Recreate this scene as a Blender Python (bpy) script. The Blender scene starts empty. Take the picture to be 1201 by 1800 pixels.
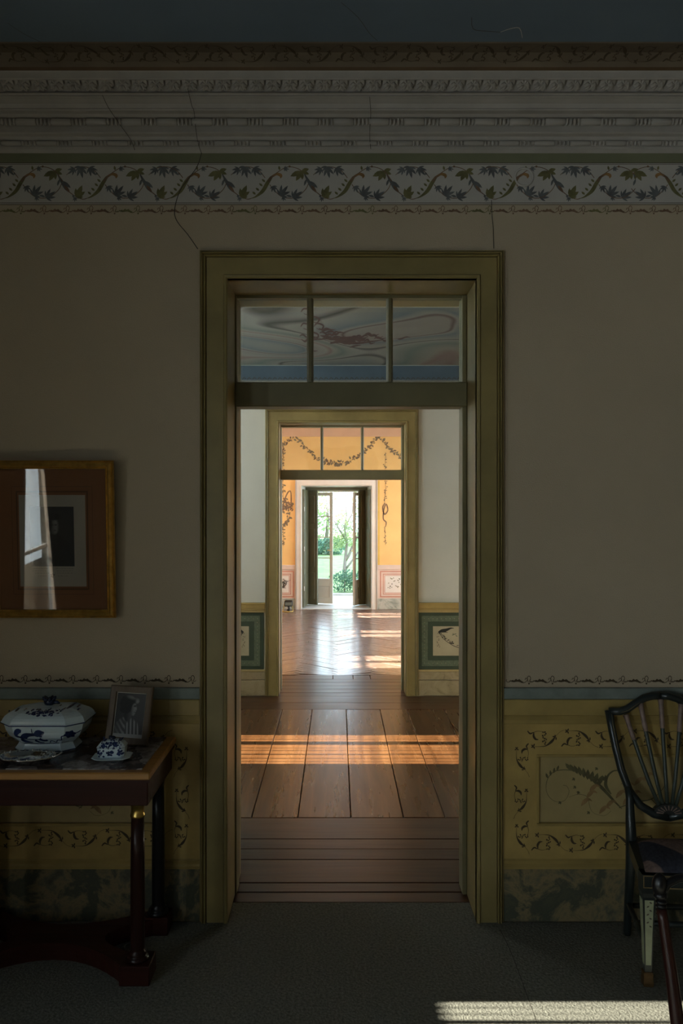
import bpy, math, random
from mathutils import Vector, Matrix

# ------------------------------------------------------------------ camera, sky, sun, exposure
C = bpy.context.scene.collection
SC = bpy.context.scene
F = 1401.0; VX = 594.0; VY = 905.0; EYE = 1.65      # focal length in pixels of the 1201 x 1800 frame, vanishing point, eye height
cam_d = bpy.data.cameras.new('camera'); cam = bpy.data.objects.new('camera', cam_d); C.objects.link(cam)
cam.location = (0, 0, EYE); cam.rotation_euler = (math.pi/2, 0, 0)
cam_d.sensor_fit = 'HORIZONTAL'; cam_d.sensor_width = 24.0; cam_d.lens = 24.0*F/1201
cam_d.shift_x = (600.5-VX)/1201; cam_d.shift_y = -(900-VY)/1201
cam_d.clip_start = 0.05; cam_d.clip_end = 300
SC.camera = cam

W = bpy.data.worlds.new('World'); SC.world = W; W.use_nodes = True
bg = W.node_tree.nodes['Background']
bg.inputs['Color'].default_value = (0.64, 0.82, 1.0, 1); bg.inputs['Strength'].default_value = 5.0

SUN_EL = math.radians(25)
sd = bpy.data.lights.new('sun', 'SUN'); so = bpy.data.objects.new('sun', sd); C.objects.link(so)
sd.energy = 52.0; sd.angle = math.radians(0.6); sd.color = (1.0, 0.92, 0.81)
so.rotation_euler = Vector((math.cos(SUN_EL), 0.0, -math.sin(SUN_EL))).to_track_quat('-Z', 'Y').to_euler()

SC.view_settings.view_transform = 'Standard'; SC.view_settings.look = 'None'
SC.view_settings.exposure = 0.3; SC.view_settings.gamma = 1.0
SC.view_settings.use_curve_mapping = False
SC.cycles.use_denoising = True
try:
    SC.cycles.denoiser = 'OPENIMAGEDENOISE'
    SC.cycles.denoising_input_passes = 'RGB_ALBEDO_NORMAL'
except Exception: pass
SC.cycles.max_bounces = 14; SC.cycles.diffuse_bounces = 8; SC.cycles.glossy_bounces = 5
SC.cycles.transparent_max_bounces = 16; SC.cycles.transmission_bounces = 6
SC.cycles.sample_clamp_indirect = 6.0
SC.cycles.caustics_reflective = False; SC.cycles.caustics_refractive = False

# depths of the three rooms (metres from the camera) and their side walls
Y1, Y1B, Y2, Y2B, Y3 = 3.25, 3.66, 7.29, 7.70, 13.93
XL, XR = -2.4, 2.6
def U(px, Y): return (px-VX)*Y/F
def V(py, Y): return EYE-(py-VY)*Y/F

def daylight(cx, cy, cz, sy, sz, direction, radiance):
    """sky light entering by one window: an area light just outside its glass"""
    d = bpy.data.lights.new('window_daylight', 'AREA'); o = bpy.data.objects.new('window_daylight', d); C.objects.link(o)
    d.shape = 'RECTANGLE'; d.size = sy; d.size_y = sz; d.color = (0.83, 0.92, 1.0)
    d.energy = math.pi*sy*sz*radiance
    o.location = (cx, cy, cz)
    o.rotation_euler = Vector(direction).to_track_quat('-Z', 'Z').to_euler()

# ------------------------------------------------------------------ mesh helpers
class MB:
    def __init__(s): s.v = []; s.f = []; s.smooth = []; s.r = []
    def add(s, vs, fs, smooth=False, r=None):
        o = len(s.v); s.v += [tuple(p) for p in vs]
        for f in fs: s.f.append(tuple(i+o for i in f)); s.smooth.append(smooth); s.r.append(r if r is not None else 0.5)
    def box(s, x0, x1, y0, y1, z0, z1, b=0.0, r=None):
        if x0 > x1: x0, x1 = x1, x0
        if y0 > y1: y0, y1 = y1, y0
        if z0 > z1: z0, z1 = z1, z0
        if b <= 0:
            vs = [(x, y, z) for z in (z0, z1) for y in (y0, y1) for x in (x0, x1)]
            s.add(vs, [(0,2,3,1), (4,5,7,6), (0,1,5,4), (2,6,7,3), (0,4,6,2), (1,3,7,5)], r=r)
        else:
            vs = []
            for (z, i) in ((z0, b), (z0+b, 0), (z1-b, 0), (z1, b)):
                vs += [(x0+i, y0+b, z), (x0+b, y0+i, z), (x1-b, y0+i, z), (x1-i, y0+b, z), (x1-i, y1-b, z), (x1-b, y1-i, z), (x0+b, y1-i, z), (x0+i, y1-b, z)]
            fs = [tuple(range(7, -1, -1)), tuple(range(24, 32))]
            for k in range(3):
                for i in range(8):
                    j = (i+1) % 8; fs.append((k*8+i, k*8+j, k*8+8+j, k*8+8+i))
            s.add(vs, fs, r=r)
    def tube(s, pts, rad, n=8, cap=True, sx=1.0, sy=1.0):
        pts = [Vector(p) for p in pts]; m = len(pts)
        rad = rad if isinstance(rad, (list, tuple)) else [rad]*m
        vs = []; ref = None
        for i, p in enumerate(pts):
            d = (pts[min(i+1, m-1)]-pts[max(i-1, 0)]).normalized()
            if ref is None:
                ref = Vector((0, 0, 1)) if abs(d.z) < 0.9 else Vector((0, 1, 0))
            a = (ref-d*ref.dot(d)).normalized(); ref = a; bb = d.cross(a)
            for k in range(n):
                t = 2*math.pi*k/n; vs.append(p+(a*math.cos(t)*sx+bb*math.sin(t)*sy)*rad[i])
        fs = []
        for i in range(m-1):
            for k in range(n):
                j = (k+1) % n; fs.append((i*n+k, i*n+j, (i+1)*n+j, (i+1)*n+k))
        if cap: fs += [tuple(range(n-1, -1, -1)), tuple(range((m-1)*n, m*n))]
        s.add(vs, fs, True)
    def lathe(s, prof, c=(0, 0, 0), n=20, sx=1.0, sy=1.0):
        vs = [(c[0]+r*math.cos(2*math.pi*k/n)*sx, c[1]+r*math.sin(2*math.pi*k/n)*sy, c[2]+z) for r, z in prof for k in range(n)]
        fs = [(i*n+k, i*n+(k+1) % n, (i+1)*n+(k+1) % n, (i+1)*n+k) for i in range(len(prof)-1) for k in range(n)]
        fs += [tuple(range(n-1, -1, -1)), tuple(range((len(prof)-1)*n, len(prof)*n))]
        s.add(vs, fs, True)
    def loft(s, rings, cap=True, smooth=False):
        n = len(rings[0]); vs = [p for r in rings for p in r]
        fs = [(i*n+k, i*n+(k+1) % n, (i+1)*n+(k+1) % n, (i+1)*n+k) for i in range(len(rings)-1) for k in range(n)]
        if cap: fs += [tuple(range(n-1, -1, -1)), tuple(range((len(rings)-1)*n, len(rings)*n))]
        s.add(vs, fs, smooth)
    def prism(s, poly, a0, a1, axis='z'):
        """poly: 2D outline; extruded between a0 and a1 along axis ('x': poly=(y,z); 'y': poly=(x,z); 'z': poly=(x,y))"""
        n = len(poly)
        P = {'x': lambda p, a: (a, p[0], p[1]), 'y': lambda p, a: (p[0], a, p[1]), 'z': lambda p, a: (p[0], p[1], a)}[axis]
        vs = [P(p, a0) for p in poly]+[P(p, a1) for p in poly]
        fs = [tuple(range(n-1, -1, -1)), tuple(range(n, 2*n))]+[(i, (i+1) % n, n+(i+1) % n, n+i) for i in range(n)]
        s.add(vs, fs)
    def ball(s, c, r, n=8, m=6):
        if not isinstance(r, (tuple, list)): r = (r, r, r)
        vs = [(c[0], c[1], c[2]-r[2])]
        for i in range(1, m):
            t = math.pi*i/m
            vs += [(c[0]+r[0]*math.sin(t)*math.cos(2*math.pi*k/n), c[1]+r[1]*math.sin(t)*math.sin(2*math.pi*k/n), c[2]-r[2]*math.cos(t)) for k in range(n)]
        vs.append((c[0], c[1], c[2]+r[2])); e = len(vs)-1
        fs = [(0, 1+(k+1) % n, 1+k) for k in range(n)]
        for i in range(m-2):
            fs += [(1+i*n+k, 1+i*n+(k+1) % n, 1+(i+1)*n+(k+1) % n, 1+(i+1)*n+k) for k in range(n)]
        fs += [(e, 1+(m-2)*n+k, 1+(m-2)*n+(k+1) % n) for k in range(n)]
        s.add(vs, fs, True)
    def xf(s, M):
        s.v = [tuple(M @ Vector(p)) for p in s.v]; return s
    def mesh(s, name, m):
        me = bpy.data.meshes.new(name); me.from_pydata(s.v, [], s.f); me.materials.append(m)
        me.polygons.foreach_set('use_smooth', s.smooth)
        if any(x != 0.5 for x in s.r):
            at = me.attributes.new('rnd', 'FLOAT', 'FACE'); at.data.foreach_set('value', s.r)
        me.update(); return me
    def build(s, name, m, parent=None, loc=None, rot=None):
        o = bpy.data.objects.new(name, s.mesh(name, m)); C.objects.link(o)
        if parent: o.parent = parent
        if loc: o.location = loc
        if rot: o.rotation_euler = rot
        return o

def empty(name, loc=(0, 0, 0), rz=0):
    o = bpy.data.objects.new(name, None); C.objects.link(o); o.location = loc; o.rotation_euler = (0, 0, rz)
    o.empty_display_size = 0.05; return o
def tag(o, label=None, cat=None, group=None, kind=None):
    if label: o['label'] = label
    if cat: o['category'] = cat
    if group: o['group'] = group
    if kind: o['kind'] = kind
    return o
def struct(o, label): return tag(o, label, kind='structure')

# ------------------------------------------------------------------ materials
def lin(h):
    r = []
    for i in (0, 2, 4):
        c = int(h[i:i+2], 16)/255; r.append(c/12.92 if c <= 0.04045 else ((c+0.055)/1.055)**2.4)
    return tuple(r)
class NT:
    def __init__(s, name):
        s.m = bpy.data.materials.new(name); s.m.use_nodes = True; s.t = s.m.node_tree; s.n = s.t.nodes; s.b = s.n['Principled BSDF']
    def new(s, t, **kw):
        n = s.n.new(t)
        for k, v in kw.items():
            if k in n.inputs: n.inputs[k].default_value = v
            else: setattr(n, k, v)
        return n
    def ln(s, a, ao, b, bi): s.t.links.new(a.outputs[ao], b.inputs[bi])
    def ramp(s, stops, src=None, out='Fac'):
        r = s.n.new('ShaderNodeValToRGB'); e = r.color_ramp.elements
        while len(e) < len(stops): e.new(0.5)
        for i, (p, c) in enumerate(stops): e[i].position = p; e[i].color = (*c[:3], 1)
        if src: s.ln(src, out, r, 'Fac')
        return r
def pm(name, col, rough=0.6, metal=0.0, var=0.12, scale=6.0, bump=0.0, bscale=80.0, spec=0.5, detail=4.0, stretch=None, coat=0.0):
    """a principled material whose colour drifts with noise and whose surface has a fine relief"""
    t = NT(name); b = t.b
    b.inputs['Roughness'].default_value = rough; b.inputs['Metallic'].default_value = metal
    b.inputs['Specular IOR Level'].default_value = spec; b.inputs['Coat Weight'].default_value = coat
    tc = t.new('ShaderNodeTexCoord'); src = (tc, 'Object')
    if stretch:
        mp = t.new('ShaderNodeMapping'); mp.inputs['Scale'].default_value = stretch; t.ln(tc, 'Object', mp, 'Vector'); src = (mp, 'Vector')
    nz = t.new('ShaderNodeTexNoise', Scale=scale, Detail=detail, Roughness=0.6); t.ln(*src, nz, 'Vector')
    lo = tuple(c*(1-var) for c in col); hi = tuple(min(1, c*(1+var)) for c in col)
    r = t.ramp([(0.3, lo), (0.7, hi)], nz); t.ln(r, 'Color', b, 'Base Color')
    if bump > 0:
        n2 = t.new('ShaderNodeTexNoise', Scale=bscale, Detail=3.0); t.ln(*src, n2, 'Vector')
        bp = t.new('ShaderNodeBump', Strength=bump, Distance=0.004); t.ln(n2, 'Fac', bp, 'Height'); t.ln(bp, 'Normal', b, 'Normal')
    return t.m
def wood(name, c0, c1, c2, rough=0.3, bump=0.15, gs=1.0, per_object=True, attr=False, along='Y', hue=0.35, spec=0.5, coat=0.0):
    """boards: grain stretched along the local length, each board its own tint"""
    t = NT(name); b = t.b; b.inputs['Specular IOR Level'].default_value = spec; b.inputs['Coat Weight'].default_value = coat; b.inputs['Coat Roughness'].default_value = 0.16
    tc = t.new('ShaderNodeTexCoord'); mp = t.new('ShaderNodeMapping')
    st = {'X': (0.7*gs, 9*gs, 9*gs), 'Y': (9*gs, 0.7*gs, 9*gs), 'Z': (9*gs, 9*gs, 0.7*gs)}[along]
    mp.inputs['Scale'].default_value = st; t.ln(tc, 'Object', mp, 'Vector')
    rnd = None
    if per_object: oi = t.new('ShaderNodeObjectInfo'); rnd = (oi, 'Random')
    if attr: oi = t.new('ShaderNodeAttribute', attribute_name='rnd'); rnd = (oi, 'Fac')
    vec = (mp, 'Vector')
    if rnd:
        mul = t.new('ShaderNodeMath', operation='MULTIPLY'); mul.inputs[1].default_value = 37.0; t.ln(*rnd, mul, 0)
        ad = t.new('ShaderNodeVectorMath', operation='ADD'); t.ln(mp, 'Vector', ad, 0); t.ln(mul, 'Value', ad, 1); vec = (ad, 'Vector')
    n1 = t.new('ShaderNodeTexNoise', Scale=1.3, Detail=7.0, Roughness=0.65, Distortion=0.8); t.ln(*vec, n1, 'Vector')
    r = t.ramp([(0.25, c0), (0.5, c1), (0.75, c2)], n1)
    out = (r, 'Color')
    if rnd:
        mx = t.new('ShaderNodeMix', data_type='RGBA', blend_type='MULTIPLY'); mx.inputs[0].default_value = 1.0
        rr = t.ramp([(0, (1-hue, 1-hue*1.1, 1-hue*1.1)), (1, (1.0, 1.0, 1.0))]); t.ln(*rnd, rr, 'Fac')
        t.ln(r, 'Color', mx, 6); t.ln(rr, 'Color', mx, 7); out = (mx, 2)
    t.ln(*out, b, 'Base Color')
    n2 = t.new('ShaderNodeTexNoise', Scale=3.0, Detail=6.0); t.ln(*vec, n2, 'Vector')
    mr = t.new('ShaderNodeMapRange'); mr.inputs['To Min'].default_value = rough*0.75; mr.inputs['To Max'].default_value = rough*1.3
    t.ln(n2, 'Fac', mr, 'Value'); t.ln(mr, 'Result', b, 'Roughness')
    if bump > 0:
        bp = t.new('ShaderNodeBump', Strength=bump, Distance=0.006); t.ln(n2, 'Fac', bp, 'Height'); t.ln(bp, 'Normal', b, 'Normal')
    return t.m
def marble(name, cols, scale=3.0, rough=0.4, dist=2.5, stretch=(1, 1, 1)):
    t = NT(name); b = t.b; b.inputs['Roughness'].default_value = rough
    tc = t.new('ShaderNodeTexCoord'); mp = t.new('ShaderNodeMapping'); mp.inputs['Scale'].default_value = stretch; t.ln(tc, 'Object', mp, 'Vector')
    n = t.new('ShaderNodeTexNoise', Scale=scale, Detail=8.0, Roughness=0.68, Distortion=dist); t.ln(mp, 'Vector', n, 'Vector')
    k = len(cols); r = t.ramp([(0.28+0.44*i/(k-1), c) for i, c in enumerate(cols)], n); t.ln(r, 'Color', b, 'Base Color')
    return t.m
def glass(name, tint=(0.93, 0.96, 0.95), wave=0.0, r0=0.04):
    """an old thin pane: lets light straight through, reflects by its angle"""
    t = NT(name); t.n.remove(t.b); out = t.n['Material Output']
    tr = t.new('ShaderNodeBsdfTransparent', Color=(*tint, 1)); gl = t.new('ShaderNodeBsdfGlossy', Roughness=0.02); lw = t.new('ShaderNodeLayerWeight', Blend=0.5)
    pw = t.new('ShaderNodeMath', operation='POWER'); pw.inputs[1].default_value = 5.0; t.ln(lw, 'Facing', pw, 0)
    fr = t.new('ShaderNodeMath', operation='MULTIPLY_ADD'); fr.inputs[1].default_value = 0.95; fr.inputs[2].default_value = r0; t.ln(pw, 'Value', fr, 0)
    mx = t.new('ShaderNodeMixShader'); t.ln(fr, 'Value', mx, 0); t.ln(tr, 'BSDF', mx, 1); t.ln(gl, 'BSDF', mx, 2); t.ln(mx, 'Shader', out, 'Surface')
    if wave > 0:
        tc = t.new('ShaderNodeTexCoord'); nz = t.new('ShaderNodeTexNoise', Scale=5.0, Detail=1.0); t.ln(tc, 'Object', nz, 'Vector')
        bp = t.new('ShaderNodeBump', Strength=wave, Distance=0.01); t.ln(nz, 'Fac', bp, 'Height'); t.ln(bp, 'Normal', gl, 'Normal')
    return t.m
def leafmat(name, c0, c1, trans=0.35, scale=3.0):
    t = NT(name); b = t.b; out = t.n['Material Output']; b.inputs['Roughness'].default_value = 0.6
    tc = t.new('ShaderNodeTexCoord'); nz = t.new('ShaderNodeTexNoise', Scale=scale, Detail=3.0); t.ln(tc, 'Object', nz, 'Vector')
    r = t.ramp([(0.35, c0), (0.65, c1)], nz); t.ln(r, 'Color', b, 'Base Color')
    tl = t.new('ShaderNodeBsdfTranslucent'); t.ln(r, 'Color', tl, 'Color')
    mx = t.new('ShaderNodeMixShader', Fac=trans); t.ln(b, 'BSDF', mx, 1); t.ln(tl, 'BSDF', mx, 2); t.ln(mx, 'Shader', out, 'Surface')
    return t.m
def printmat(name, rough=0.7):
    t = NT(name); a = t.new('ShaderNodeAttribute', attribute_name='ink'); t.ln(a, 'Color', t.b, 'Base Color'); t.b.inputs['Roughness'].default_value = rough
    return t.m

M = {}
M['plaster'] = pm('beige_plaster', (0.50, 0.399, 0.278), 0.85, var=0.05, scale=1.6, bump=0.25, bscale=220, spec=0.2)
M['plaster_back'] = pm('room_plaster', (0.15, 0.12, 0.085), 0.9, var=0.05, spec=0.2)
M['cornice'] = pm('cornice_plaster', (0.42, 0.38, 0.335), 0.8, var=0.08, scale=9, spec=0.2)
M['frieze'] = pm('frieze_white', (0.52, 0.48, 0.43), 0.85, var=0.05, spec=0.2)
M['greenband'] = pm('sage_paint', (0.20, 0.20, 0.12), 0.8, var=0.08, spec=0.2)
M['bluecap'] = pm('bluegrey_paint', (0.20, 0.225, 0.195), 0.6, var=0.18, scale=14)
M['cove'] = pm('umber_paint', (0.17, 0.13, 0.09), 0.8, var=0.12, spec=0.2)
M['ochrefillet'] = pm('ochre_fillet', (0.11, 0.06, 0.022), 0.7)
M['blueceil'] = pm('blue_ceiling_paint', (0.15, 0.19, 0.235), 0.9, var=0.06, scale=2.0, spec=0.2)
M['ochre'] = pm('ochre_oil_paint', (0.37, 0.255, 0.08), 0.45, var=0.22, scale=5, bump=0.08, bscale=30)
M['ochre2'] = pm('ochre_panel_paint', (0.44, 0.295, 0.09), 0.5, var=0.16, scale=7, bump=0.06, bscale=40)
M['panel'] = pm('panel_paint', (0.42, 0.31, 0.13), 0.5, var=0.14, scale=4)
M['jamb'] = pm('olive_ochre_paint', (0.285, 0.212, 0.078), 0.4, var=0.2, scale=4, bump=0.06, bscale=30)
M['jamb2'] = pm('olive_door_paint', (0.20, 0.17, 0.085), 0.45, var=0.14, scale=4)
M['marble_dark'] = marble('painted_dark_marble', [(0.03, 0.035, 0.022), (0.10, 0.095, 0.055), (0.07, 0.075, 0.05), (0.26, 0.19, 0.09), (0.12, 0.11, 0.07), (0.05, 0.045, 0.03)], 6.5, 0.55, 0.5)
M['marble_tan'] = marble('painted_tan_marble', [(0.14, 0.10, 0.05), (0.30, 0.23, 0.12), (0.36, 0.28, 0.16), (0.2, 0.14, 0.08)], 6.0, 0.5, 1.5)
M['marble_grey'] = marble('painted_grey_marble', [(0.08, 0.10, 0.08), (0.28, 0.30, 0.24), (0.5, 0.48, 0.4), (0.2, 0.23, 0.19)], 3.0, 0.5, 2.0)
M['white2'] = pm('white_wallpaper', (0.62, 0.60, 0.52), 0.9, var=0.03, scale=3, bump=0.3, bscale=160, spec=0.15)
M['orange'] = pm('apricot_wall', (0.82, 0.50, 0.19), 0.8, var=0.07, scale=2.0, spec=0.2)
M['pinkcornice'] = pm('pink_band', (0.66, 0.40, 0.26), 0.8, var=0.05, spec=0.2)
M['palepink'] = pm('pale_pink_paint', (0.66, 0.50, 0.40), 0.6, var=0.06, spec=0.3)
M['rosepink'] = pm('rose_paint', (0.50, 0.22, 0.15), 0.6, var=0.08)
M['whitetrim'] = pm('white_oil_paint', (0.70, 0.64, 0.56), 0.45, var=0.05)
M['yellowline'] = pm('yellow_line_paint', (0.66, 0.42, 0.08), 0.6)
M['shutter'] = pm('dark_green_shutter', (0.125, 0.12, 0.07), 0.4, var=0.12)
M['joinery'] = pm('cream_joinery', (0.62, 0.60, 0.52), 0.4, var=0.04)
M['joinery_grey'] = pm('white_window_paint', (0.6, 0.6, 0.57), 0.45, var=0.04)
M['dgreen'] = pm('dark_green_border', (0.035, 0.055, 0.03), 0.6, var=0.12)
M['mgreen'] = pm('mid_green_border', (0.10, 0.125, 0.075), 0.6, var=0.25, scale=60)
M['cream'] = pm('cream_panel', (0.42, 0.36, 0.23), 0.6, var=0.08)
M['ink'] = pm('dark_brown_ink', (0.065, 0.042, 0.018), 0.8, var=0.2, scale=30)
M['inkgrey'] = pm('grey_brown_ink', (0.075, 0.06, 0.045), 0.8, var=0.25, scale=30)
M['garland'] = pm('garland_paint', (0.20, 0.145, 0.085), 0.8, var=0.3, scale=20)
M['inkblack'] = pm('black_ink', (0.02, 0.02, 0.015), 0.8)
M['crack'] = pm('crack_line', (0.06, 0.05, 0.04), 0.9)  # dark colour of the hairline cracks
M['v_green'] = pm('vine_green', (0.17, 0.15, 0.06), 0.8, var=0.3, scale=25)
M['v_blue'] = pm('vine_slate', (0.13, 0.13, 0.13), 0.8, var=0.3, scale=25)
M['v_brown'] = pm('vine_brown', (0.19, 0.11, 0.065), 0.8, var=0.3, scale=25)
M['v_russet'] = pm('russet_ornament', (0.075, 0.032, 0.024), 0.85, var=0.3, scale=20)
M['v_orange'] = pm('vine_orange', (0.32, 0.17, 0.06), 0.8, var=0.3, scale=25)
M['acan'] = pm('acanthus_green_paint', (0.12, 0.10, 0.04), 0.7, var=0.3, scale=30)
M['drape'] = pm('russet_paint', (0.29, 0.17, 0.065), 0.7, var=0.3, scale=30)
M['carpet'] = pm('grey_wool_carpet', (0.185, 0.178, 0.145), 0.95, var=0.42, scale=95, bump=1.0, bscale=120, spec=0.1, detail=6.0)
M['plank'] = wood('floor_board', (0.045, 0.016, 0.005), (0.10, 0.039, 0.012), (0.175, 0.077, 0.027), 0.28, 0.12, coat=0.0, spec=0.38)
M['plank_dark'] = wood('threshold_board', (0.034, 0.012, 0.005), (0.07, 0.026, 0.010), (0.105, 0.043, 0.017), 0.32, 0.10, coat=0.0, spec=0.32)
M['parquet'] = wood('parquet_block', (0.125, 0.072, 0.052), (0.205, 0.125, 0.092), (0.28, 0.18, 0.135), 0.30, 0.25, coat=0.5, per_object=False, attr=True, hue=0.3, gs=0.8)
M['subfloor'] = pm('dark_subfloor', (0.02, 0.012, 0.008), 0.9)
M['gilt'] = pm('worn_gilding', (0.56, 0.33, 0.075), 0.38, metal=0.75, var=0.28, scale=30, bump=0.1, bscale=60)
M['giltdark'] = pm('dark_gilding', (0.10, 0.055, 0.018), 0.5, metal=0.4, var=0.25, scale=30)  # darker gilding for the picture backboard and the chair feet
M['mat_brown'] = pm('brown_mount_board', (0.24, 0.11, 0.052), 0.9, var=0.05, spec=0.1)
M['mat_line'] = pm('mount_rule', (0.13, 0.055, 0.025), 0.9)
M['paper'] = pm('aged_paper', (0.36, 0.31, 0.25), 0.9, var=0.05)
M['mahogany'] = wood('dark_mahogany', (0.012, 0.004, 0.003), (0.028, 0.008, 0.005), (0.045, 0.013, 0.007), 0.30, 0.05, gs=2.0, spec=0.3, along='Z', per_object=False)
M['mahogany_x'] = wood('dark_mahogany_rail', (0.022, 0.006, 0.004), (0.042, 0.011, 0.007), (0.06, 0.015, 0.008), 0.42, 0.05, gs=2.0, spec=0.2, along='X', per_object=False)
M['blackwood'] = pm('ebonised_wood', (0.007, 0.006, 0.006), 0.32, var=0.2, spec=0.35)
M['topwood'] = wood('honey_table_edge', (0.24, 0.10, 0.02), (0.46, 0.215, 0.05), (0.55, 0.28, 0.07), 0.35, 0.05, gs=3.0, along='X', per_object=False)
M['brass'] = pm('old_brass', (0.62, 0.42, 0.12), 0.3, metal=1.0, var=0.2, scale=40)
M['porcelain'] = pm('blue_white_glaze', (0.72, 0.83, 0.87), 0.12, var=0.04, scale=12)
M['cobalt'] = pm('cobalt_glaze', (0.022, 0.038, 0.12), 0.15, var=0.5, scale=60)
M['cobaltdark'] = pm('dark_cobalt_glaze', (0.012, 0.018, 0.045), 0.2, var=0.4, scale=60)
M['silver'] = pm('polished_silver', (0.75, 0.73, 0.70), 0.12, metal=1.0, var=0.1, scale=30, bump=0.4, bscale=60)
M['framewood'] = wood('walnut_frame', (0.10, 0.065, 0.038), (0.16, 0.105, 0.062), (0.2, 0.14, 0.085), 0.5, 0.05, gs=4.0, along='Z', per_object=False)
M['print'] = printmat('photographic_print')
M['whitecard'] = pm('white_card', (0.6, 0.56, 0.48), 0.8)
M['picglass'] = glass('picture_glass', (0.97, 0.97, 0.97), 0.0)
M['glass'] = glass('window_glass', (0.95, 0.98, 0.97), 0.0)
M['oldglass'] = glass('wavy_transom_glass', (0.86, 0.9, 0.9), 0.25)
M['chairpaint'] = pm('black_green_japanning', (0.017, 0.022, 0.021), 0.3, var=0.25, scale=15)
M['chairline'] = pm('gilt_line', (0.22, 0.15, 0.06), 0.5, var=0.2)
M['chaircream'] = pm('pale_green_cream_paint', (0.30, 0.32, 0.20), 0.45, var=0.15, scale=20)
M['spindle'] = pm('green_black_spindle', (0.05, 0.06, 0.045), 0.4, var=0.2)
M['drapery'] = pm('carved_drapery_paint', (0.25, 0.165, 0.13), 0.5, var=0.3, scale=40)
M['velvet'] = pm('slate_velvet', (0.035, 0.036, 0.05), 0.9, var=0.3, scale=60, bump=0.4, bscale=200)
t = NT('striped_velvet'); t.b.inputs['Roughness'].default_value = 0.9; t.b.inputs['Specular IOR Level'].default_value = 0.15
tc = t.new('ShaderNodeTexCoord'); mp = t.new('ShaderNodeMapping'); mp.inputs['Rotation'].default_value = (0, 0, math.radians(-30)); mp.inputs['Location'].default_value = (0.11, 0, 0); t.ln(tc, 'Object', mp, 'Vector')
sx_ = t.new('ShaderNodeSeparateXYZ'); t.ln(mp, 'Vector', sx_, 'Vector'); dv = t.new('ShaderNodeMath', operation='MULTIPLY'); dv.inputs[1].default_value = 4.6; t.ln(sx_, 'X', dv, 0)
fc = t.new('ShaderNodeMath', operation='FRACT'); t.ln(dv, 'Value', fc, 0); r = t.ramp([(0, (.055, .056, .072)), (.49, (.06, .06, .078)), (.52, (.30, .205, .175)), (.97, (.26, .175, .15)), (1, (.055, .056, .072))], fc, 'Value')
nz = t.new('ShaderNodeTexNoise', Scale=90.0, Detail=4.0); t.ln(tc, 'Object', nz, 'Vector'); r2 = t.ramp([(.3, (.6, .6, .6)), (.7, (1, 1, 1))], nz)
mx = t.new('ShaderNodeMix', data_type='RGBA', blend_type='MULTIPLY'); mx.inputs[0].default_value = 1.0; t.ln(r, 'Color', mx, 6); t.ln(r2, 'Color', mx, 7); t.ln(mx, 2, t.b, 'Base Color')
M['striped'] = t.m
M['curtain'] = pm('taupe_curtain', (0.16, 0.12, 0.085), 0.9, var=0.1)
M['yellowmetal'] = pm('yellow_enamel', (0.50, 0.36, 0.08), 0.35)
M['blackplastic'] = pm('black_plastic', (0.02, 0.02, 0.02), 0.4)
M['greyplastic'] = pm('grey_green_screen', (0.12, 0.14, 0.12), 0.4)
M['lawn'] = pm('lawn_green', (0.20, 0.30, 0.11), 0.9, var=0.3, scale=4, bump=0.6, bscale=60)
M['gravel'] = pm('pale_gravel', (0.62, 0.60, 0.58), 0.95, var=0.15, scale=20, bump=0.5, bscale=60)
M['kerb'] = pm('pale_stone', (0.34, 0.36, 0.36), 0.9, var=0.1)
M['bark'] = pm('grey_bark', (0.22, 0.19, 0.18), 0.9, var=0.3, scale=10, stretch=(6, 6, 1))
M['leafy'] = leafmat('green_leaf', (0.20, 0.29, 0.12), (0.36, 0.45, 0.22))
M['leafdark'] = leafmat('blue_green_leaf', (0.06, 0.15, 0.10), (0.13, 0.25, 0.16), 0.2)
M['leafpale'] = leafmat('pale_leaf', (0.34, 0.45, 0.2), (0.55, 0.62, 0.36), 0.5, 0.6)
M['blossom'] = leafmat('pinkish_twig_leaf', (0.30, 0.22, 0.22), (0.44, 0.36, 0.33), 0.3)
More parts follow.
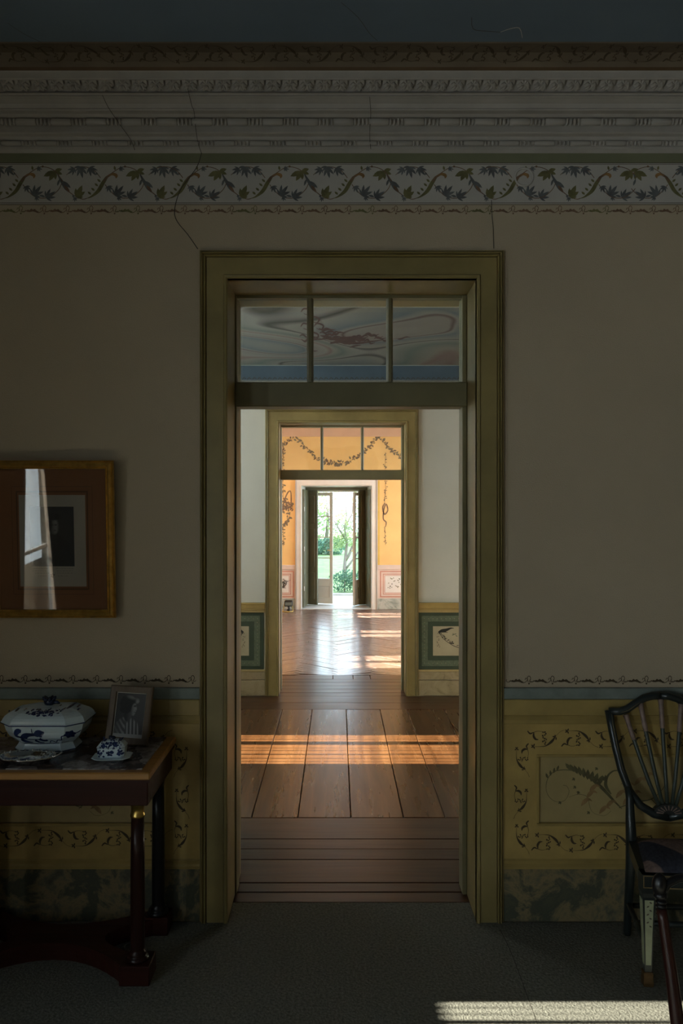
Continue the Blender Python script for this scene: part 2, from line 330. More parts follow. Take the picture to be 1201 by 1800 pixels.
# ------------------------------------------------------------------ painted decoration (flat pigment on the walls)
class Paint:
    """2D shapes in the photo's pixel units on one surface; f maps them to that surface's metres"""
    def __init__(s, f, n=(0, -1, 0), lo=-1e9, hi=1e9): s.g = f; s.m = {}; s.n = n; s.k = 0; s.lo = lo; s.hi = hi
    def f(s, u, v):
        p = s.g(u, v); e = 6e-6*(s.k % 60); return (p[0]+s.n[0]*e, p[1]+s.n[1]*e, p[2]+s.n[2]*e)
    def poly(s, mat, pts):
        if not s.lo < sum(p[0] for p in pts)/len(pts) < s.hi: return
        s.k += 1; mb = s.m.setdefault(mat, MB()); mb.add([s.f(u, v) for u, v in pts], [tuple(range(len(pts)))])
    def ribbon(s, mat, pts, sub=4):
        """pts: (u, v, width); a smooth tapering stroke"""
        q = []
        n = len(pts)
        for i in range(n-1):
            p0 = pts[max(i-1, 0)]; p1 = pts[i]; p2 = pts[i+1]; p3 = pts[min(i+2, n-1)]
            for k in range(sub):
                t = k/sub
                q.append(tuple(0.5*((2*b)+(-a+c)*t+(2*a-5*b+4*c-d)*t*t+(-a+3*b-3*c+d)*t**3) for a, b, c, d in zip(p0, p1, p2, p3)))
        q.append(pts[-1]); L = []; R = []
        for i, p in enumerate(q):
            a = q[max(i-1, 0)]; b = q[min(i+1, len(q)-1)]
            dx, dy = b[0]-a[0], b[1]-a[1]; l = math.hypot(dx, dy) or 1; w = max(p[2], 1e-5)/2
            L.append((p[0]-dy/l*w, p[1]+dx/l*w)); R.append((p[0]+dy/l*w, p[1]-dx/l*w))
        fs = [i for i in range(len(q)-1) if s.lo < q[i][0] < s.hi]
        if not fs: return
        s.k += 1; mb = s.m.setdefault(mat, MB()); k = len(q)
        mb.add([s.f(*p) for p in L]+[s.f(*p) for p in R], [(i, i+1, k+i+1, k+i) for i in fs])
    def leaf(s, mat, u, v, ang, ln, w=0.4):
        """one pointed lobe from (u,v); ang in degrees, 0 = right, 90 = up"""
        a = math.radians(ang); c, d = math.cos(a), -math.sin(a)
        pts = [(0, 0), (0.25, w*0.38), (0.5, w*0.5), (0.75, w*0.34), (1, 0), (0.75, -w*0.34), (0.5, -w*0.5), (0.25, -w*0.38)]
        s.poly(mat, [(u+ln*(x*c-y*d*1.0), v+ln*(x*d+y*c)) for x, y in pts])
    def leaf3(s, mat, u, v, ang, ln):
        s.leaf(mat, u, v, ang, ln, 0.42); s.leaf(mat, u, v, ang+42, ln*0.78, 0.4); s.leaf(mat, u, v, ang-42, ln*0.78, 0.4)
    def dot(s, mat, u, v, r):
        s.poly(mat, [(u+r*math.cos(k*math.pi/3), v+r*math.sin(k*math.pi/3)) for k in range(6)])
    def build(s, name, parent):
        for mat, mb in s.m.items():
            o = mb.build(name, M[mat], parent); o['kind'] = 'stuff'

class Sub:
    """a paint seen through an affine change of its 2D coordinates"""
    def __init__(s, p, f, k=1.0): s.p = p; s.g = f; s.k = k
    def poly(s, mat, pts): s.p.poly(mat, [s.g(*q) for q in pts])
    def ribbon(s, mat, pts, sub=4): s.p.ribbon(mat, [(*s.g(q[0], q[1]), q[2]*s.k) for q in pts], sub)
    leaf = Paint.leaf; leaf3 = Paint.leaf3; dot = Paint.dot

def vine(p):
    """one repeat of the leafy frieze scroll, in thirds of a pixel around its curled tip"""
    def cl(mat, x, y, ang, ln):          # a cluster of narrow lobes on a short stalk
        for d, l in ((0, 1), (30, .86), (-30, .86), (62, .6), (-62, .6)): p.leaf(mat, x, y, ang+d, ln*l, .27)
    p.ribbon('v_green', [(-145, 78, 2), (-120, 70, 8), (-82, 40, 19), (-57, -2, 20), (-36, -34, 14)])
    p.ribbon('v_brown', [(-52, -10, 9), (-36, -34, 12), (-10, -48, 8)], 3)
    p.ribbon('v_orange', [(-30, -42, 6), (-5, -50, 14), (14, -42, 17), (12, -28, 4)])
    for q in ((-118, 58), (-100, 38), (-82, 14), (-68, -8)): p.leaf('v_green', q[0], q[1], 140, 24, 0.5)
    p.ribbon('v_brown', [(-30, -40, 4), (20, -75, 4), (55, -88, 4), (100, -80, 4), (135, -55, 5), (165, -10, 5)])
    cl('v_blue', 30, -80, -10, 30); p.leaf('v_green', 8, -70, 100, 24, .5)
    for a, l in ((205, 66), (240, 60), (275, 46)): p.leaf('v_green', 124, -66, a, l, .42)
    p.leaf('v_green', 122, -66, 15, 42, 0.5); p.leaf('v_green', 128, -62, -20, 38, .45)
    p.ribbon('v_blue', [(138, -50, 4), (158, -15, 15), (182, 22, 20), (200, 46, 4)])
    p.leaf('v_blue', 158, -14, -36, 62, 0.34); p.leaf('v_brown', 172, 8, -52, 52, 0.3); p.leaf('v_blue', 150, -25, 250, 40, .3)
    p.ribbon('v_brown', [(195, 40, 5), (230, 66, 4), (270, 82, 4), (292, 78, 4)])
    for a, l in ((95, 50), (65, 72), (35, 56)): p.leaf('v_green', 238, 74, a, l, .38)
    cl('v_blue', 232, 72, -100, 26); p.dot('v_blue', 222, 66, 7); p.leaf('v_green', 240, 76, 10, 34, .4)
    p.ribbon('v_brown', [(-45, 5, 4), (-20, 36, 4), (25, 72, 4), (90, 73, 4), (140, 36, 4), (160, 0, 4)])
    cl('v_blue', -28, 12, -70, 40); cl('v_blue', 10, 64, 52, 68); cl('v_blue', 22, 72, -40, 26); cl('v_blue', 76, 74, 32, 62); p.leaf('v_blue', 74, 70, 165, 34, 0.35)
    p.ribbon('v_brown', [(185, -45, 3), (230, -82, 4), (280, -88, 4), (330, -70, 4), (365, -30, 4)])
    cl('v_blue', 228, -80, 222, 46); cl('v_blue', 258, -88, -78, 62); cl('v_blue', 305, -84, -48, 56); p.leaf('v_blue', 262, -88, 185, 36, 0.4); p.dot('v_blue', 345, -52, 6); p.dot('v_brown', 60, -90, 6)

def scroll(p, mat):
    """half a repeat of the thin dado scroll, 345 wide and 190 high (5.8 units to the pixel), origin at its top left"""
    p.ribbon(mat, [(0, 0, 10), (28, 28, 16), (62, 16, 8), (62, 52, 22), (82, 84, 20), (112, 88, 5)])
    p.ribbon(mat, [(62, 16, 6), (108, 2, 4), (165, 14, 3)])
    for i, q in enumerate(((166, 18), (184, 40), (162, 58), (186, 78), (164, 98), (176, 122))):
        p.leaf(mat, q[0], q[1], 30+50*i, 24, 0.7); p.leaf(mat, q[0], q[1], 150+50*i, 20, 0.7)
    p.ribbon(mat, [(70, 158, 3), (120, 160, 4), (185, 152, 10), (245, 108, 26), (280, 62, 10)])
    p.leaf(mat, 284, 66, 100, 30, 0.5); p.leaf(mat, 290, 58, 180, 40, 0.4); p.leaf(mat, 290, 60, -90, 36, 0.4)
    for a in (70, 150, 210, 290): p.leaf(mat, 62, 156, a, 30, 0.5)
    p.ribbon(mat, [(290, 50, 3), (330, 10, 3), (372, -8, 4)])

def scroll_run(paint, mat, n, f, k):
    """a run of n half repeats, alternately turned over; f(s, t): s along the run, t across it 0..190"""
    for i in range(n):
        o = 345*i
        if i % 2 == 0: scroll(Sub(paint, lambda x, y, o=o: f(x+o, y), k), mat)
        else: scroll(Sub(paint, lambda x, y, o=o: f(x+o, 158-y), k), mat)

def edging(p, mat):
    """one repeat of the small scroll border: 42 wide, 13 high, in pixels"""
    p.poly(mat, [(-16, 7), (-12, 5), (-9, 6), (-6, 3), (-3, 5), (0, 3.5), (4, 7), (8, 8.5), (3, 9.5), (-3, 8), (-9, 9), (-13, 8.6)])
    p.ribbon(mat, [(3, 9, 2), (8, 10, 1.2), (13, 7, 1), (14, 3, 1), (11, 2, 1), (10, 5, 1)], 3)
    p.ribbon(mat, [(-15, 6, 2), (-19, 9, 1), (-23, 7, 1), (-22, 4, 1)], 3)
    p.ribbon(mat, [(16, 9, 1), (14, 2, 1), (17, -2, 1.2), (20, 2, 1), (18, 9, 1), (23, 7, 1)], 3)
    p.dot(mat, 17, 11.5, 1.6)

# ------------------------------------------------------------------ structure
def frame_boxes(mb, u0, u1, v0, v1, holes, put):
    """a rectangle with rectangular holes cut into plain boxes; put(mb,u0,u1,v0,v1) adds each"""
    us = sorted({u0, u1, *[h[0] for h in holes], *[h[1] for h in holes]})
    us = [u for u in us if u0 <= u <= u1]
    for a, b in zip(us, us[1:]):
        m = (a+b)/2; cuts = sorted([(h[2], h[3]) for h in holes if h[0] < m < h[1]])
        lo = v0
        for c, d in cuts:
            if c > lo+1e-6: put(mb, a, b, lo, c)
            lo = max(lo, d)
        if lo < v1-1e-6: put(mb, a, b, lo, v1)

HC1, HC2, HC3 = 3.386, 3.02, 3.32        # ceiling heights of the three rooms
D1 = (-0.4468, 0.5615, 2.6055)           # clear opening of the near door: left, right, top
D2 = (-0.538, 0.6207, 2.490)
D3 = (-0.635, 0.591, 2.156)
YB = -4.5                                # rear wall of the near room

# --- wall between the near room and the middle room
mb = MB(); frame_boxes(mb, XL-0.35, XR+0.3, -0.05, 3.7, [(D1[0]-.012, D1[1]+.012, -0.05, D1[2]+.012)], lambda m, a, b, c, d: m.box(a, b, Y1, Y1B, c, d))
wall1 = struct(mb.build('wall_back', M['plaster']), 'beige plastered wall with the near doorway, painted frieze and ochre dado')
WS = F/Y1
def onw(u, v, p=0.0012): return (U(u, Y1), Y1-p, V(v, Y1))
def band(name, m, x0, x1, v0, v1, p, parent=wall1, b=0.0):
    mb = MB(); mb.box(x0, x1, Y1-p, Y1, V(v1, Y1), V(v0, Y1), b); return mb.build(name, m, parent)
AX0, AX1 = -0.56, 0.6724                 # outer edges of the near architrave
# painted and moulded bands of the upper wall
band('frieze_band', M['frieze'], XL, XR, 287, 359, 0.0006)
band('sage_band', M['greenband'], XL, XR, 268, 287, 0.0009)
P = Paint(onw)
for v in (286.5, 289, 357, 360): P.poly('ink', [(-460, v-0.45), (1700, v-0.45), (1700, v+0.45), (-460, v+0.45)])
P.build('painted_rule', wall1)
P = Paint(lambda u, v: onw(u, v, 0.0018), hi=1116)
tips = [200+144.6*k for k in range(-4, 7)]
for t in tips: vine(Sub(P, lambda x, y, t=t: (t+x/3, 323+y/3), 1/3))
P.build('painted_vine', wall1)
P = Paint(lambda u, v: onw(u, v, 0.0018), lo=1112)
for k in range(4): vine(Sub(P, lambda x, y, t=1159+144.6*k: (t-x/3, 323+y/3), 1/3))
P.build('painted_vine', wall1)
P = Paint(lambda u, v: onw(u, v, 0.0015))
for k in range(-10, 40): edging(Sub(P, lambda x, y, o=20+41.2*k: (o+x, 364+y)), 'v_brown' if k % 5 else 'v_green')
for k in range(-10, 9): edging(Sub(P, lambda x, y, o=-14+42.0*k: (o+x, 1189+y)), 'ink')
for k in range(0, 19): edging(Sub(P, lambda x, y, o=913+41.3*k: (o+x, 1190+y)), 'ink')
P.build('painted_edging', wall1)
# hook ring painted over at the right of the frieze
mb = MB(); c = onw(921, 312)
mb.tube([(c[0]+.036*math.cos(a*math.pi/14), Y1-.003, c[2]+.036*math.sin(a*math.pi/14)) for a in range(29)], .0045, 8, False); mb.build('plaster_ring', M['frieze'], wall1)
# hairline cracks
P = Paint(lambda u, v: onw(u, v, 0.0022))
P.ribbon('crack', [(355, 268, 1.2), (347, 293, 1.4), (331, 315, 1.4), (316, 337, 1.3), (307, 370, 1.6), (312, 390, 1.4), (330, 412, 1.4), (348, 438, 1.6)], 3)
P.ribbon('crack', [(864, 352, 1), (865, 380, 1), (867, 400, 1.2), (868, 437, 1.2)], 3)
P.build('wall_crack', wall1)

# --- dado of the near room
def dado(x0, x1, hx0, hx1, side):
    band('dado_cap', M['bluecap'], x0, x1, 1208, 1228, 0.016, b=0.003)
    band('dado_rail', M['ochre'], x0, x1, 1228, 1256, 0.020, b=0.003)
    mb = MB(); ya, yb = V(1271, Y1), V(1257, Y1)
    mb.prism([(Y1, ya), (Y1-0.012, ya), (Y1-0.016, (ya+yb)/2), (Y1-0.011, yb-0.006), (Y1-0.008, yb), (Y1, yb)], x0, x1, 'x'); mb.build('dado_moulding', M['ochre'], wall1)
    mb = MB(); z0, z1 = V(1507, Y1), V(1271, Y1); hz0, hz1 = V(1450, Y1), V(1324, Y1)
    frame_boxes(mb, x0, x1, z0, z1, [(hx0, hx1, hz0, hz1)], lambda m, a, b, c, d: m.box(a, b, Y1-0.014, Y1, c, d)); mb.build('dado_frame', M['ochre2'], wall1)
    mb = MB(); q = 0.012
    for (a, b, c, d) in ((hx0, hx1, hz0, hz0+q), (hx0, hx1, hz1-q, hz1)):
        mb.box(a, b, Y1-0.017, Y1-0.002, c, d, 0.003)
    for (a, b) in ((hx0, hx0+q), (hx1-q, hx1)): mb.box(a, b, Y1-0.017, Y1-0.002, hz0+q, hz1-q, 0.003)
    mb.build('panel_moulding', M['ochre'], wall1)
    mb = MB(); mb.box(hx0+q, hx1-q, Y1-0.003, Y1, hz0+q, hz1-q); mb.build('dado_panel', M['panel'], wall1)
    mb = MB(); za, zb = V(1524, Y1), V(1507, Y1)
    mb.prism([(Y1, za), (Y1-0.021, za), (Y1-0.023, za+0.012), (Y1-0.017, za+0.02), (Y1-0.019, zb-0.006), (Y1-0.014, zb), (Y1, zb)], x0, x1, 'x'); mb.build('base_moulding', M['ochre'], wall1)
    mb = MB(); mb.box(x0, x1, Y1-0.018, Y1, 0.0, za, 0.002)
    struct(mb.build('baseboard_'+side, M['marble_dark']), 'dark marbled skirting under the ochre dado '+side+' of the near doorway')
dado(AX1, XR, U(942, Y1), U(1405, Y1), 'right')
dado(XL, AX0, U(-230, Y1), U(290, Y1), 'left')
k = 1/5.806
P = Paint(lambda u, v: (U(u, Y1), Y1-0.0152, V(v, Y1)))
scroll_run(P, 'ink', 8, lambda s, t: (926+s*k, 1283+t*k), k)
scroll_run(P, 'ink', 8, lambda s, t: (933+s*k, 1492-(t*k)), k)
def side(u0, mirror):
    for i, (o, fl) in enumerate(((1305, 0), (1378, 1), (1440, 0))):
        g = (lambda x, y, o=o: (u0+mirror*(26-y*k*0.78), o+x*k*0.92)) if not fl else (lambda x, y, o=o: (u0+mirror*(1+y*k*0.78), o+x*k*0.92))
        scroll(Sub(P, g, k), 'ink')
side(902, 1)
P.build('painted_scroll', wall1)
P = Paint(lambda u, v: (U(u, Y1), Y1-0.0152, V(v, Y1)))
scroll_run(P, 'ink', 9, lambda s, t: (-235+s*k, 1457+t*k), k)
scroll_run(P, 'ink', 9, lambda s, t: (-235+s*k, 1283+t*k), k)
side(334, -1)
P.build('painted_scroll', wall1)
# the acanthus scroll with russet drapery on the right panel, and a fainter one on the left
def acanthus(f, m=1):
    P = Paint(f); S = Sub(P, lambda x, y: (900+x*k, 1230+y*k), k)
    S.ribbon('acan', [(1120, 1110, 6), (1040, 1030, 20), (900, 880, 34), (740, 760, 18), (600, 716, 10), (450, 722, 8), (370, 790, 7), (346, 900, 5), (380, 990, 5), (460, 1040, 4), (540, 1020, 4), (580, 940, 4), (560, 880, 4), (520, 870, 4)])
    for i in range(9): S.leaf('acan', 600+34*i, 715+20*i, 128-8*i, 90+4*i, 0.42)
    for i in range(4): S.leaf('acan', 365+30*i, 800-26*i, 110-14*i, 60, 0.4)
    S.ribbon('acan', [(1010, 960, 10), (955, 870, 34), (975, 775, 22), (1045, 720, 14), (1130, 740, 8), (1150, 810, 6), (1110, 860, 5)])
    for a in (100, 130, 160): S.leaf('acan', 960, 820, a, 60, 0.4)
    S.ribbon('acan', [(580, 990, 3), (680, 960, 4), (770, 990, 5), (790, 1080, 4), (830, 1150, 3), (940, 1180, 3), (1010, 1130, 3)])
    for q in ((640, 800), (650, 880), (680, 930), (790, 1140), (500, 1040), (870, 690)): S.leaf3('acan', q[0], q[1], 200+q[0] % 70, 36)
    for i, q in enumerate(((830, 900), (800, 960), (745, 1040), (930, 1120), (1000, 1060), (1100, 960), (1180, 880), (1290, 830), (1380, 780), (1250, 960), (1170, 1030))):
        S.ribbon('drape', [(q[0]-40, q[1]+40, 6), (q[0]-10, q[1], 44), (q[0]+30, q[1]-30, 30), (q[0]+70, q[1]-10, 5)], 3)
    S.ribbon('acan', [(1090, 1100, 8), (1250, 1040, 14), (1420, 1010, 10), (1540, 900, 6), (1560, 820, 4)])
    S.ribbon('acan', [(1420, 1010, 8), (1500, 1080, 8), (1600, 1040, 5)])
    P.build('painted_acanthus', wall1)
acanthus(lambda u, v: (U(u, Y1), Y1-0.0042, V(v, Y1)))
acanthus(lambda u, v: (U(290-(u-942), Y1), Y1-0.0042, V(v, Y1)))

# --- cornice and cove of the near room
def CP(v, p): return (Y1-p, EYE+(VY-v)*(Y1-p)/F)
CR = [(270, 0), (257, .012), (246, .016), (233, .040), (221, .036), (206, .046), (194, .082), (182, .090), (173, .112), (168, .120), (163, .132), (140, .162), (137, .168), (124, .176)]
prof = [CP(270, 0), CP(262, .012), CP(258, .013), CP(257, .010), CP(247, .010), CP(246, .014), CP(240, .020), CP(235, .036), CP(233, .040), CP(231, .040),
        CP(223, .036), CP(221, .034), CP(208, .034), CP(206, .046), CP(200, .058), CP(194, .082), CP(192, .084), CP(190, .082), CP(182, .090), CP(173, .112), CP(171, .118),
        CP(169, .122), CP(168, .118), CP(165, .124), CP(163, .132), CP(161, .118), CP(142, .130), CP(140, .162), CP(137, .168), CP(127, .172), CP(124, .176)]
z_c = prof[-1][1]
mb = MB(); mb.prism(prof+[(Y1, z_c)], XL, XR, 'x')
cor = struct(mb.build('trim_1', M['cornice']), 'grey plaster cornice of stepped mouldings above the painted frieze')
mb = MB(); a = CP(124, .176); b = CP(118, .182); mb.prism([a, b, (b[0], b[1]+0.012), (a[0]+0.02, a[1]+0.012)], XL, XR, 'x'); mb.build('ochre_fillet', M['ochrefillet'], cor)
cv = [CP(118, .182), CP(108, .196), CP(92, .232), CP(76, .318), CP(73, .326), CP(71, .332)]
mb = MB(); mb.prism(cv+[(Y1-.332, 3.45), (Y1-.182, 3.45)], XL, XR, 'x'); cove = struct(mb.build('trim_2', M['cove']), 'brown painted cove with dark scrolls between the cornice and the blue ceiling')
cvs = [(118, .182), (108, .196), (92, .232), (76, .318)]
def oncove(u, v):
    v = min(max(v, 76.2), 117.8)
    for (va, pa), (vb, pb) in zip(cvs, cvs[1:]):
        if vb <= v <= va: p = pa+(pb-pa)*(va-v)/(va-vb); break
    y, z = CP(v, p); return ((u-VX)*(Y1-.25)/F, y-0.0008, z-0.0008)
kk = 58.5/345
P = Paint(oncove, (0, -.6, -.8))
scroll_run(P, 'ink', 24, lambda s, t: (-170+s*kk, 81+t*kk*1.02), kk*1.1)
P.build('painted_scroll', cove)
def oncor(u, v):
    for (va, pa), (vb, pb) in zip(CR, CR[1:]):
        if vb <= v <= va: p = pa+(pb-pa)*(va-v)/(va-vb); break
    y, z = CP(v, p+.006); return ((u-VX)*y/F, y, z)
P = Paint(oncor, (0, -.7, -.7))
for pts in ([(330, 155), (337, 185), (341, 195), (344, 225), (348, 250), (354, 269)], [(180, 167), (190, 188), (206, 212), (216, 226), (230, 246), (237, 264)], [(650, 170), (652, 200), (650, 235), (652, 262)]):
    P.ribbon('crack', [(a, b, .9) for a, b in pts], 4)
P.build('cornice_crack', cor)
# carved pieces: leaves, reels and beads
lf = MB(); n_lf = 0
ya, yb = CP(161, .124), CP(141.5, .140)
def leafpiece():
    m = MB(); w = 0.0285
    dz = yb[1]-ya[1]; dy = yb[0]-ya[0]
    def at(s, t, h): return (s, ya[0]+dy*t-h, ya[1]+dz*t)
    pts = [(-w, 0.98), (-w*1.02, 0.55), (-w*0.75, 0.30), (-w*0.95, 0.16), (-w*0.55, 0.12), (-w*0.42, 0.0), (0, 0.10), (w*0.42, 0.0), (w*0.55, 0.12), (w*0.95, 0.16), (w*0.75, 0.30), (w*1.02, 0.55), (w, 0.98), (w*0.5, 1.0), (0, 1.0), (-w*0.5, 1.0)]
    vs = [at(0, 0.5, 0.012)]+[at(s, t, (0.0 if i_ % 2 else 0.006) if t < .9 else 0.014) for i_, (s, t) in enumerate(pts)]+[at(s*0.5, 0.5+(t-0.5)*0.55, 0.020 if i_ % 2 else 0.012) for i_, (s, t) in enumerate(pts)]
    n = len(pts); fs = []
    for i in range(n):
        j = (i+1) % n; fs += [(1+i, 1+j, 1+n+j, 1+n+i), (1+n+i, 1+n+j, 0)]
    m.add(vs, fs); return m.mesh('acanthus_leaf', M['cornice'])
def copies(mesh, name, xs, parent, y=0, z=0):
    for x in xs:
        o = bpy.data.objects.new(name, mesh); C.objects.link(o); o.parent = parent; o.location = (x, y, z)
Yl = Y1-.14
copies(leafpiece(), 'acanthus_leaf', [U(10+29.4*i, Yl) for i in range(-2, 45)], cor)
def reel(r, w): 
    m = MB(); m.tube([(-w/2, 0, 0), (-w/2+.004, 0, 0), (w/2-.004, 0, 0), (w/2, 0, 0)], [r*.7, r, r, r*.7], 10); return m.mesh('reel', M['cornice'])
for (v, p, r, per, off, name) in ((214.5, .037, .0145, 62, 46, 0), (252, .011, .0105, 62.5, 20, 1)):
    y, z = CP(v, p); Yr = Y1-p
    xs = [U(off+per*i, Yr) for i in range(-3, 24)]
    w = 36/ (F/Yr)
    copies(reel(r, w), 'reel', xs, cor, y, z)
    m = MB()
    for x in xs:
        for j in range(4): m.ball((x+(31+(j-1.5)*7.0)/(F/Yr), y, z), (0.0066, r, r), 8, 6)
    o = m.build('beads', M['cornice'], cor); o['kind'] = 'stuff'
P = Paint(lambda u, v: (U(u, Y1-.1), CP(v, 0)[0]-.20, V(v, Y1-.2)))
# --- ceilings
def slab(name, m, x0, x1, y0, y1, z0, z1, label):
    mb = MB(); mb.box(x0, x1, y0, y1, z0, z1); return struct(mb.build(name, m), label)
ceil1 = slab('ceiling', M['blueceil'], XL-.3, XR+.3, YB-.3, Y1-.325, HC1, HC1+.1, 'flat blue painted ceiling of the near room')
P = Paint(lambda u, v: (U(u, 2.75), EYE and F*(HC1-EYE)/(VY-v), HC1-0.001), (0, 0, -1))
P.ribbon('crack', [(0, 40, .6), (18, 60, .8), (40, 74, .6)], 3); P.ribbon('crack', [(600, 4, .6), (630, 30, .8), (652, 58, .8), (668, 71, .6)], 3)
P.ribbon('crack', [(832, 30, .8), (840, 50, 1), (862, 54, 1), (892, 56, .8)], 3); P.ribbon('frieze', [(892, 56, .8), (908, 50, 1.4), (924, 49, 1.2), (936, 66, .8)], 3)
P.build('ceiling_crack', ceil1)

# --- side and rear walls with their windows
def sidewall(name, m, x0, x1, y0, y1, h, wins, label):
    mb = MB(); frame_boxes(mb, y0, y1, -0.05, h, wins, lambda q, a, b, c, d: q.box(x0, x1, a, b, c, d))
    return struct(mb.build(name, m), label)
# window openings: y0, y1, z0, z1
W1 = [(2.465, 2.735, 1.27, 2.40), (-0.45, 1.0, 0.3, 2.9), (-3.5, -2.3, 0.2, 2.1)]
W2 = [(5.25, 6.00, 0.42, 2.85), (3.92, 4.95, 1.5, 2.9), (6.25, 7.05, 1.7, 2.9)]
W3 = [(8.55, 9.36, 1.115, 2.70), (10.75, 11.40, 1.115, 2.70), (12.77, 13.44, 1.115, 2.70)]
R3 = [(8.8, 10.4, 0.3, 2.8), (11.4, 13.0, 0.3, 2.8)]
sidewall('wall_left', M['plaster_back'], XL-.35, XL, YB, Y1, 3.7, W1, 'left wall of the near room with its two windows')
sidewall('wall_left', M['white2'], XL-.35, XL, Y1B, Y2, 3.4, W2, 'left wall of the middle room with its window')
sidewall('wall_left', M['orange'], XL-.35, XL, Y2B, Y3, 3.6, W3, 'left wall of the far room with three sunlit windows')
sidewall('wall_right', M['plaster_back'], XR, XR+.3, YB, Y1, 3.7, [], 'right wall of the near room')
sidewall('wall_right', M['white2'], XR, XR+.3, Y1B, Y2, 3.4, [], 'right wall of the middle room')
sidewall('wall_right', M['orange'], XR, XR+.3, Y2B, Y3, 3.6, R3, 'right wall of the far room with two added windows')
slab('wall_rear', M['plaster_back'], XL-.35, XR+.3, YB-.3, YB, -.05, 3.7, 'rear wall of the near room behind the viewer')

wcount = [3]
def window(y0, y1, z0, z1, x, inward, vbars, hbars, label, rad, depth=0.06):
    """a casement in a side wall; inward = +1 when the room lies towards +x; vbars (centre, width), hbars (centre, height)"""
    wcount[0] += 1
    root = empty('window_%d' % (wcount[0]-3), (x, (y0+y1)/2, z0)); struct(root, label)
    xa, xb = -inward*0.10, -inward*(0.10-depth); h = z1-z0; w = (y1-y0)/2
    mb = MB(); f = 0.035
    mb.box(xa, xb, -w, w, 0, f); mb.box(xa, xb, -w, w, h-f, h); mb.box(xa, xb, -w, -w+f, f, h-f); mb.box(xa, xb, w-f, w, f, h-f)
    mb.build('window_frame', M['joinery_grey'], root)
    for c, ww in vbars:
        mb = MB(); mb.box(xa, xb, c-ww/2-(y0+y1)/2, c+ww/2-(y0+y1)/2, f, h-f); mb.build('stile_or_sun_bar', M['joinery_grey'], root)
    for c, hh in hbars:
        mb = MB(); mb.box((xa+xb)/2-.01, (xa+xb)/2+.01, -w+f, w-f, c-hh/2-z0, c+hh/2-z0); mb.build('glazing_bar', M['joinery_grey'], root)
    mb = MB(); xm = (xa+xb)/2; mb.box(xm-.0015, xm+.0015, -w+f, w-f, f, h-f); mb.build('pane', M['glass'], root)
    mb = MB(); mb.box(-inward*.10, inward*.03, -w-.04, w+.04, -.03, 0); mb.build('window_sill', M['joinery_grey'], root)
    daylight(x-inward*0.16, (y0+y1)/2, (z0+z1)/2, y1-y0, h, (inward, 0, 0), rad)
    return root
window(*W1[0], XL, 1, [(2.515, .022), (2.552, .022), (2.592, .038), (2.634, .021), (2.668, .021), (2.698, .016)], [(1.75, .02)], 'narrow shuttered window in the left wall nearest the doorway wall', 3)  # thin upright bars added to dim and band the sun on the carpet
window(*W1[1], XL, 1, [(.40, .09)], [(1.0, .03), (1.75, .03)], 'tall curtained window in the left wall of the near room', 5.5)
window(*W1[2], XL, 1, [(-2.9, .09)], [(.8, .03), (1.4, .03)], 'unseen window added to light the near room, farthest from the doorway wall', 25)  # window and its lamp added out of view to brighten the near room
window(*W2[0], XL, 1, [(5.76, .085), (5.49, .022), (5.33, .012), (5.40, .014), (5.58, .012), (5.64, .010), (5.86, .014), (5.92, .010)], [(1.85, .03)], 'sunlit window in the left wall of the middle room', 9)  # narrowest bars added to streak the sun on the boards
window(*W2[1], XL, 1, [(4.43, .06)], [(2.2, .03)], 'unseen high window added to light the middle room, nearest the first doorway', 6)  # added for more light, set high so its sun patch stays hidden
window(*W2[2], XL, 1, [(6.65, .06)], [(2.3, .03)], 'unseen high window added to light the middle room, nearest the second doorway', 7)  # another hidden window added to brighten the middle room
for i, w in enumerate(W3):
    window(*w, XL, 1, [((w[0]+w[1])/2, .13)], [(1.284, .03), (1.72, .025), (2.16, .025)], ['first', 'second', 'third'][i]+' sunlit window from the doorway in the left wall of the far room', 14)
for i, w in enumerate(R3):
    window(*w, XR, -1, [((w[0]+w[1])/2, .08)], [(1.1, .03), (1.7, .03)], ['nearer', 'farther'][i]+' unseen window added in the right wall to light the far room', 9)  # both windows added out of view to brighten the far room
# ------------------------------------------------------------------ doorways
def architrave(root, xo0, xo1, xi0, xi1, zo, zi, yf, yw, m, s=1.0):
    """mitred moulded casing: legs and head share one profile (distance across from the opening, proud of the wall)"""
    d = yw-yf
    pr = [(0, 0), (0, d*.78), (.004, d*.95), (.012, d*.98), (.016, d*.8), (.018, d*.72), (.74, d*.72), (.745, d*.40), (.765, d*.40), (.77, d*.80), (.80, d*1.0), (.83, d*.95), (.845, d*.45), (.865, d*.45), (.87, d*.85), (.90, d*1.0), (.935, d*.85), (.945, d*.45), (.965, d*.45), (.97, d*.62), (1.0, d*.6), (1.0, 0)]
    wl, wr, wt = xi0-xo0, xo1-xi1, zo-zi
    pr = [((t if t >= .1 or t == 0 else t), q) for t, q in pr]
    def tt(t, w): return t*w if t >= .1 else min(t/.12*.12/0.113*0.113, w*.15)
    mb = MB()
    rings = []
    for (cx, cz, w, dx, dz) in ((xi0, 0, wl, -1, 0), (xi0, zi, wl, -1, 1), (xi1, zi, wr, 1, 1), (xi1, 0, wr, 1, 0)):
        rings.append([(cx+dx*tt(t, w), yw-q, cz+dz*tt(t, wt)) for t, q in pr])
    # left leg, head, right leg as separate pieces meeting in a mitre
    names = ('casing_leg', 'casing_head', 'casing_leg')
    for i in range(3):
        m1 = MB(); m1.loft([rings[i], rings[i+1]] if i != 2 else [rings[2], rings[3]]); m1.build(names[i], m, root)
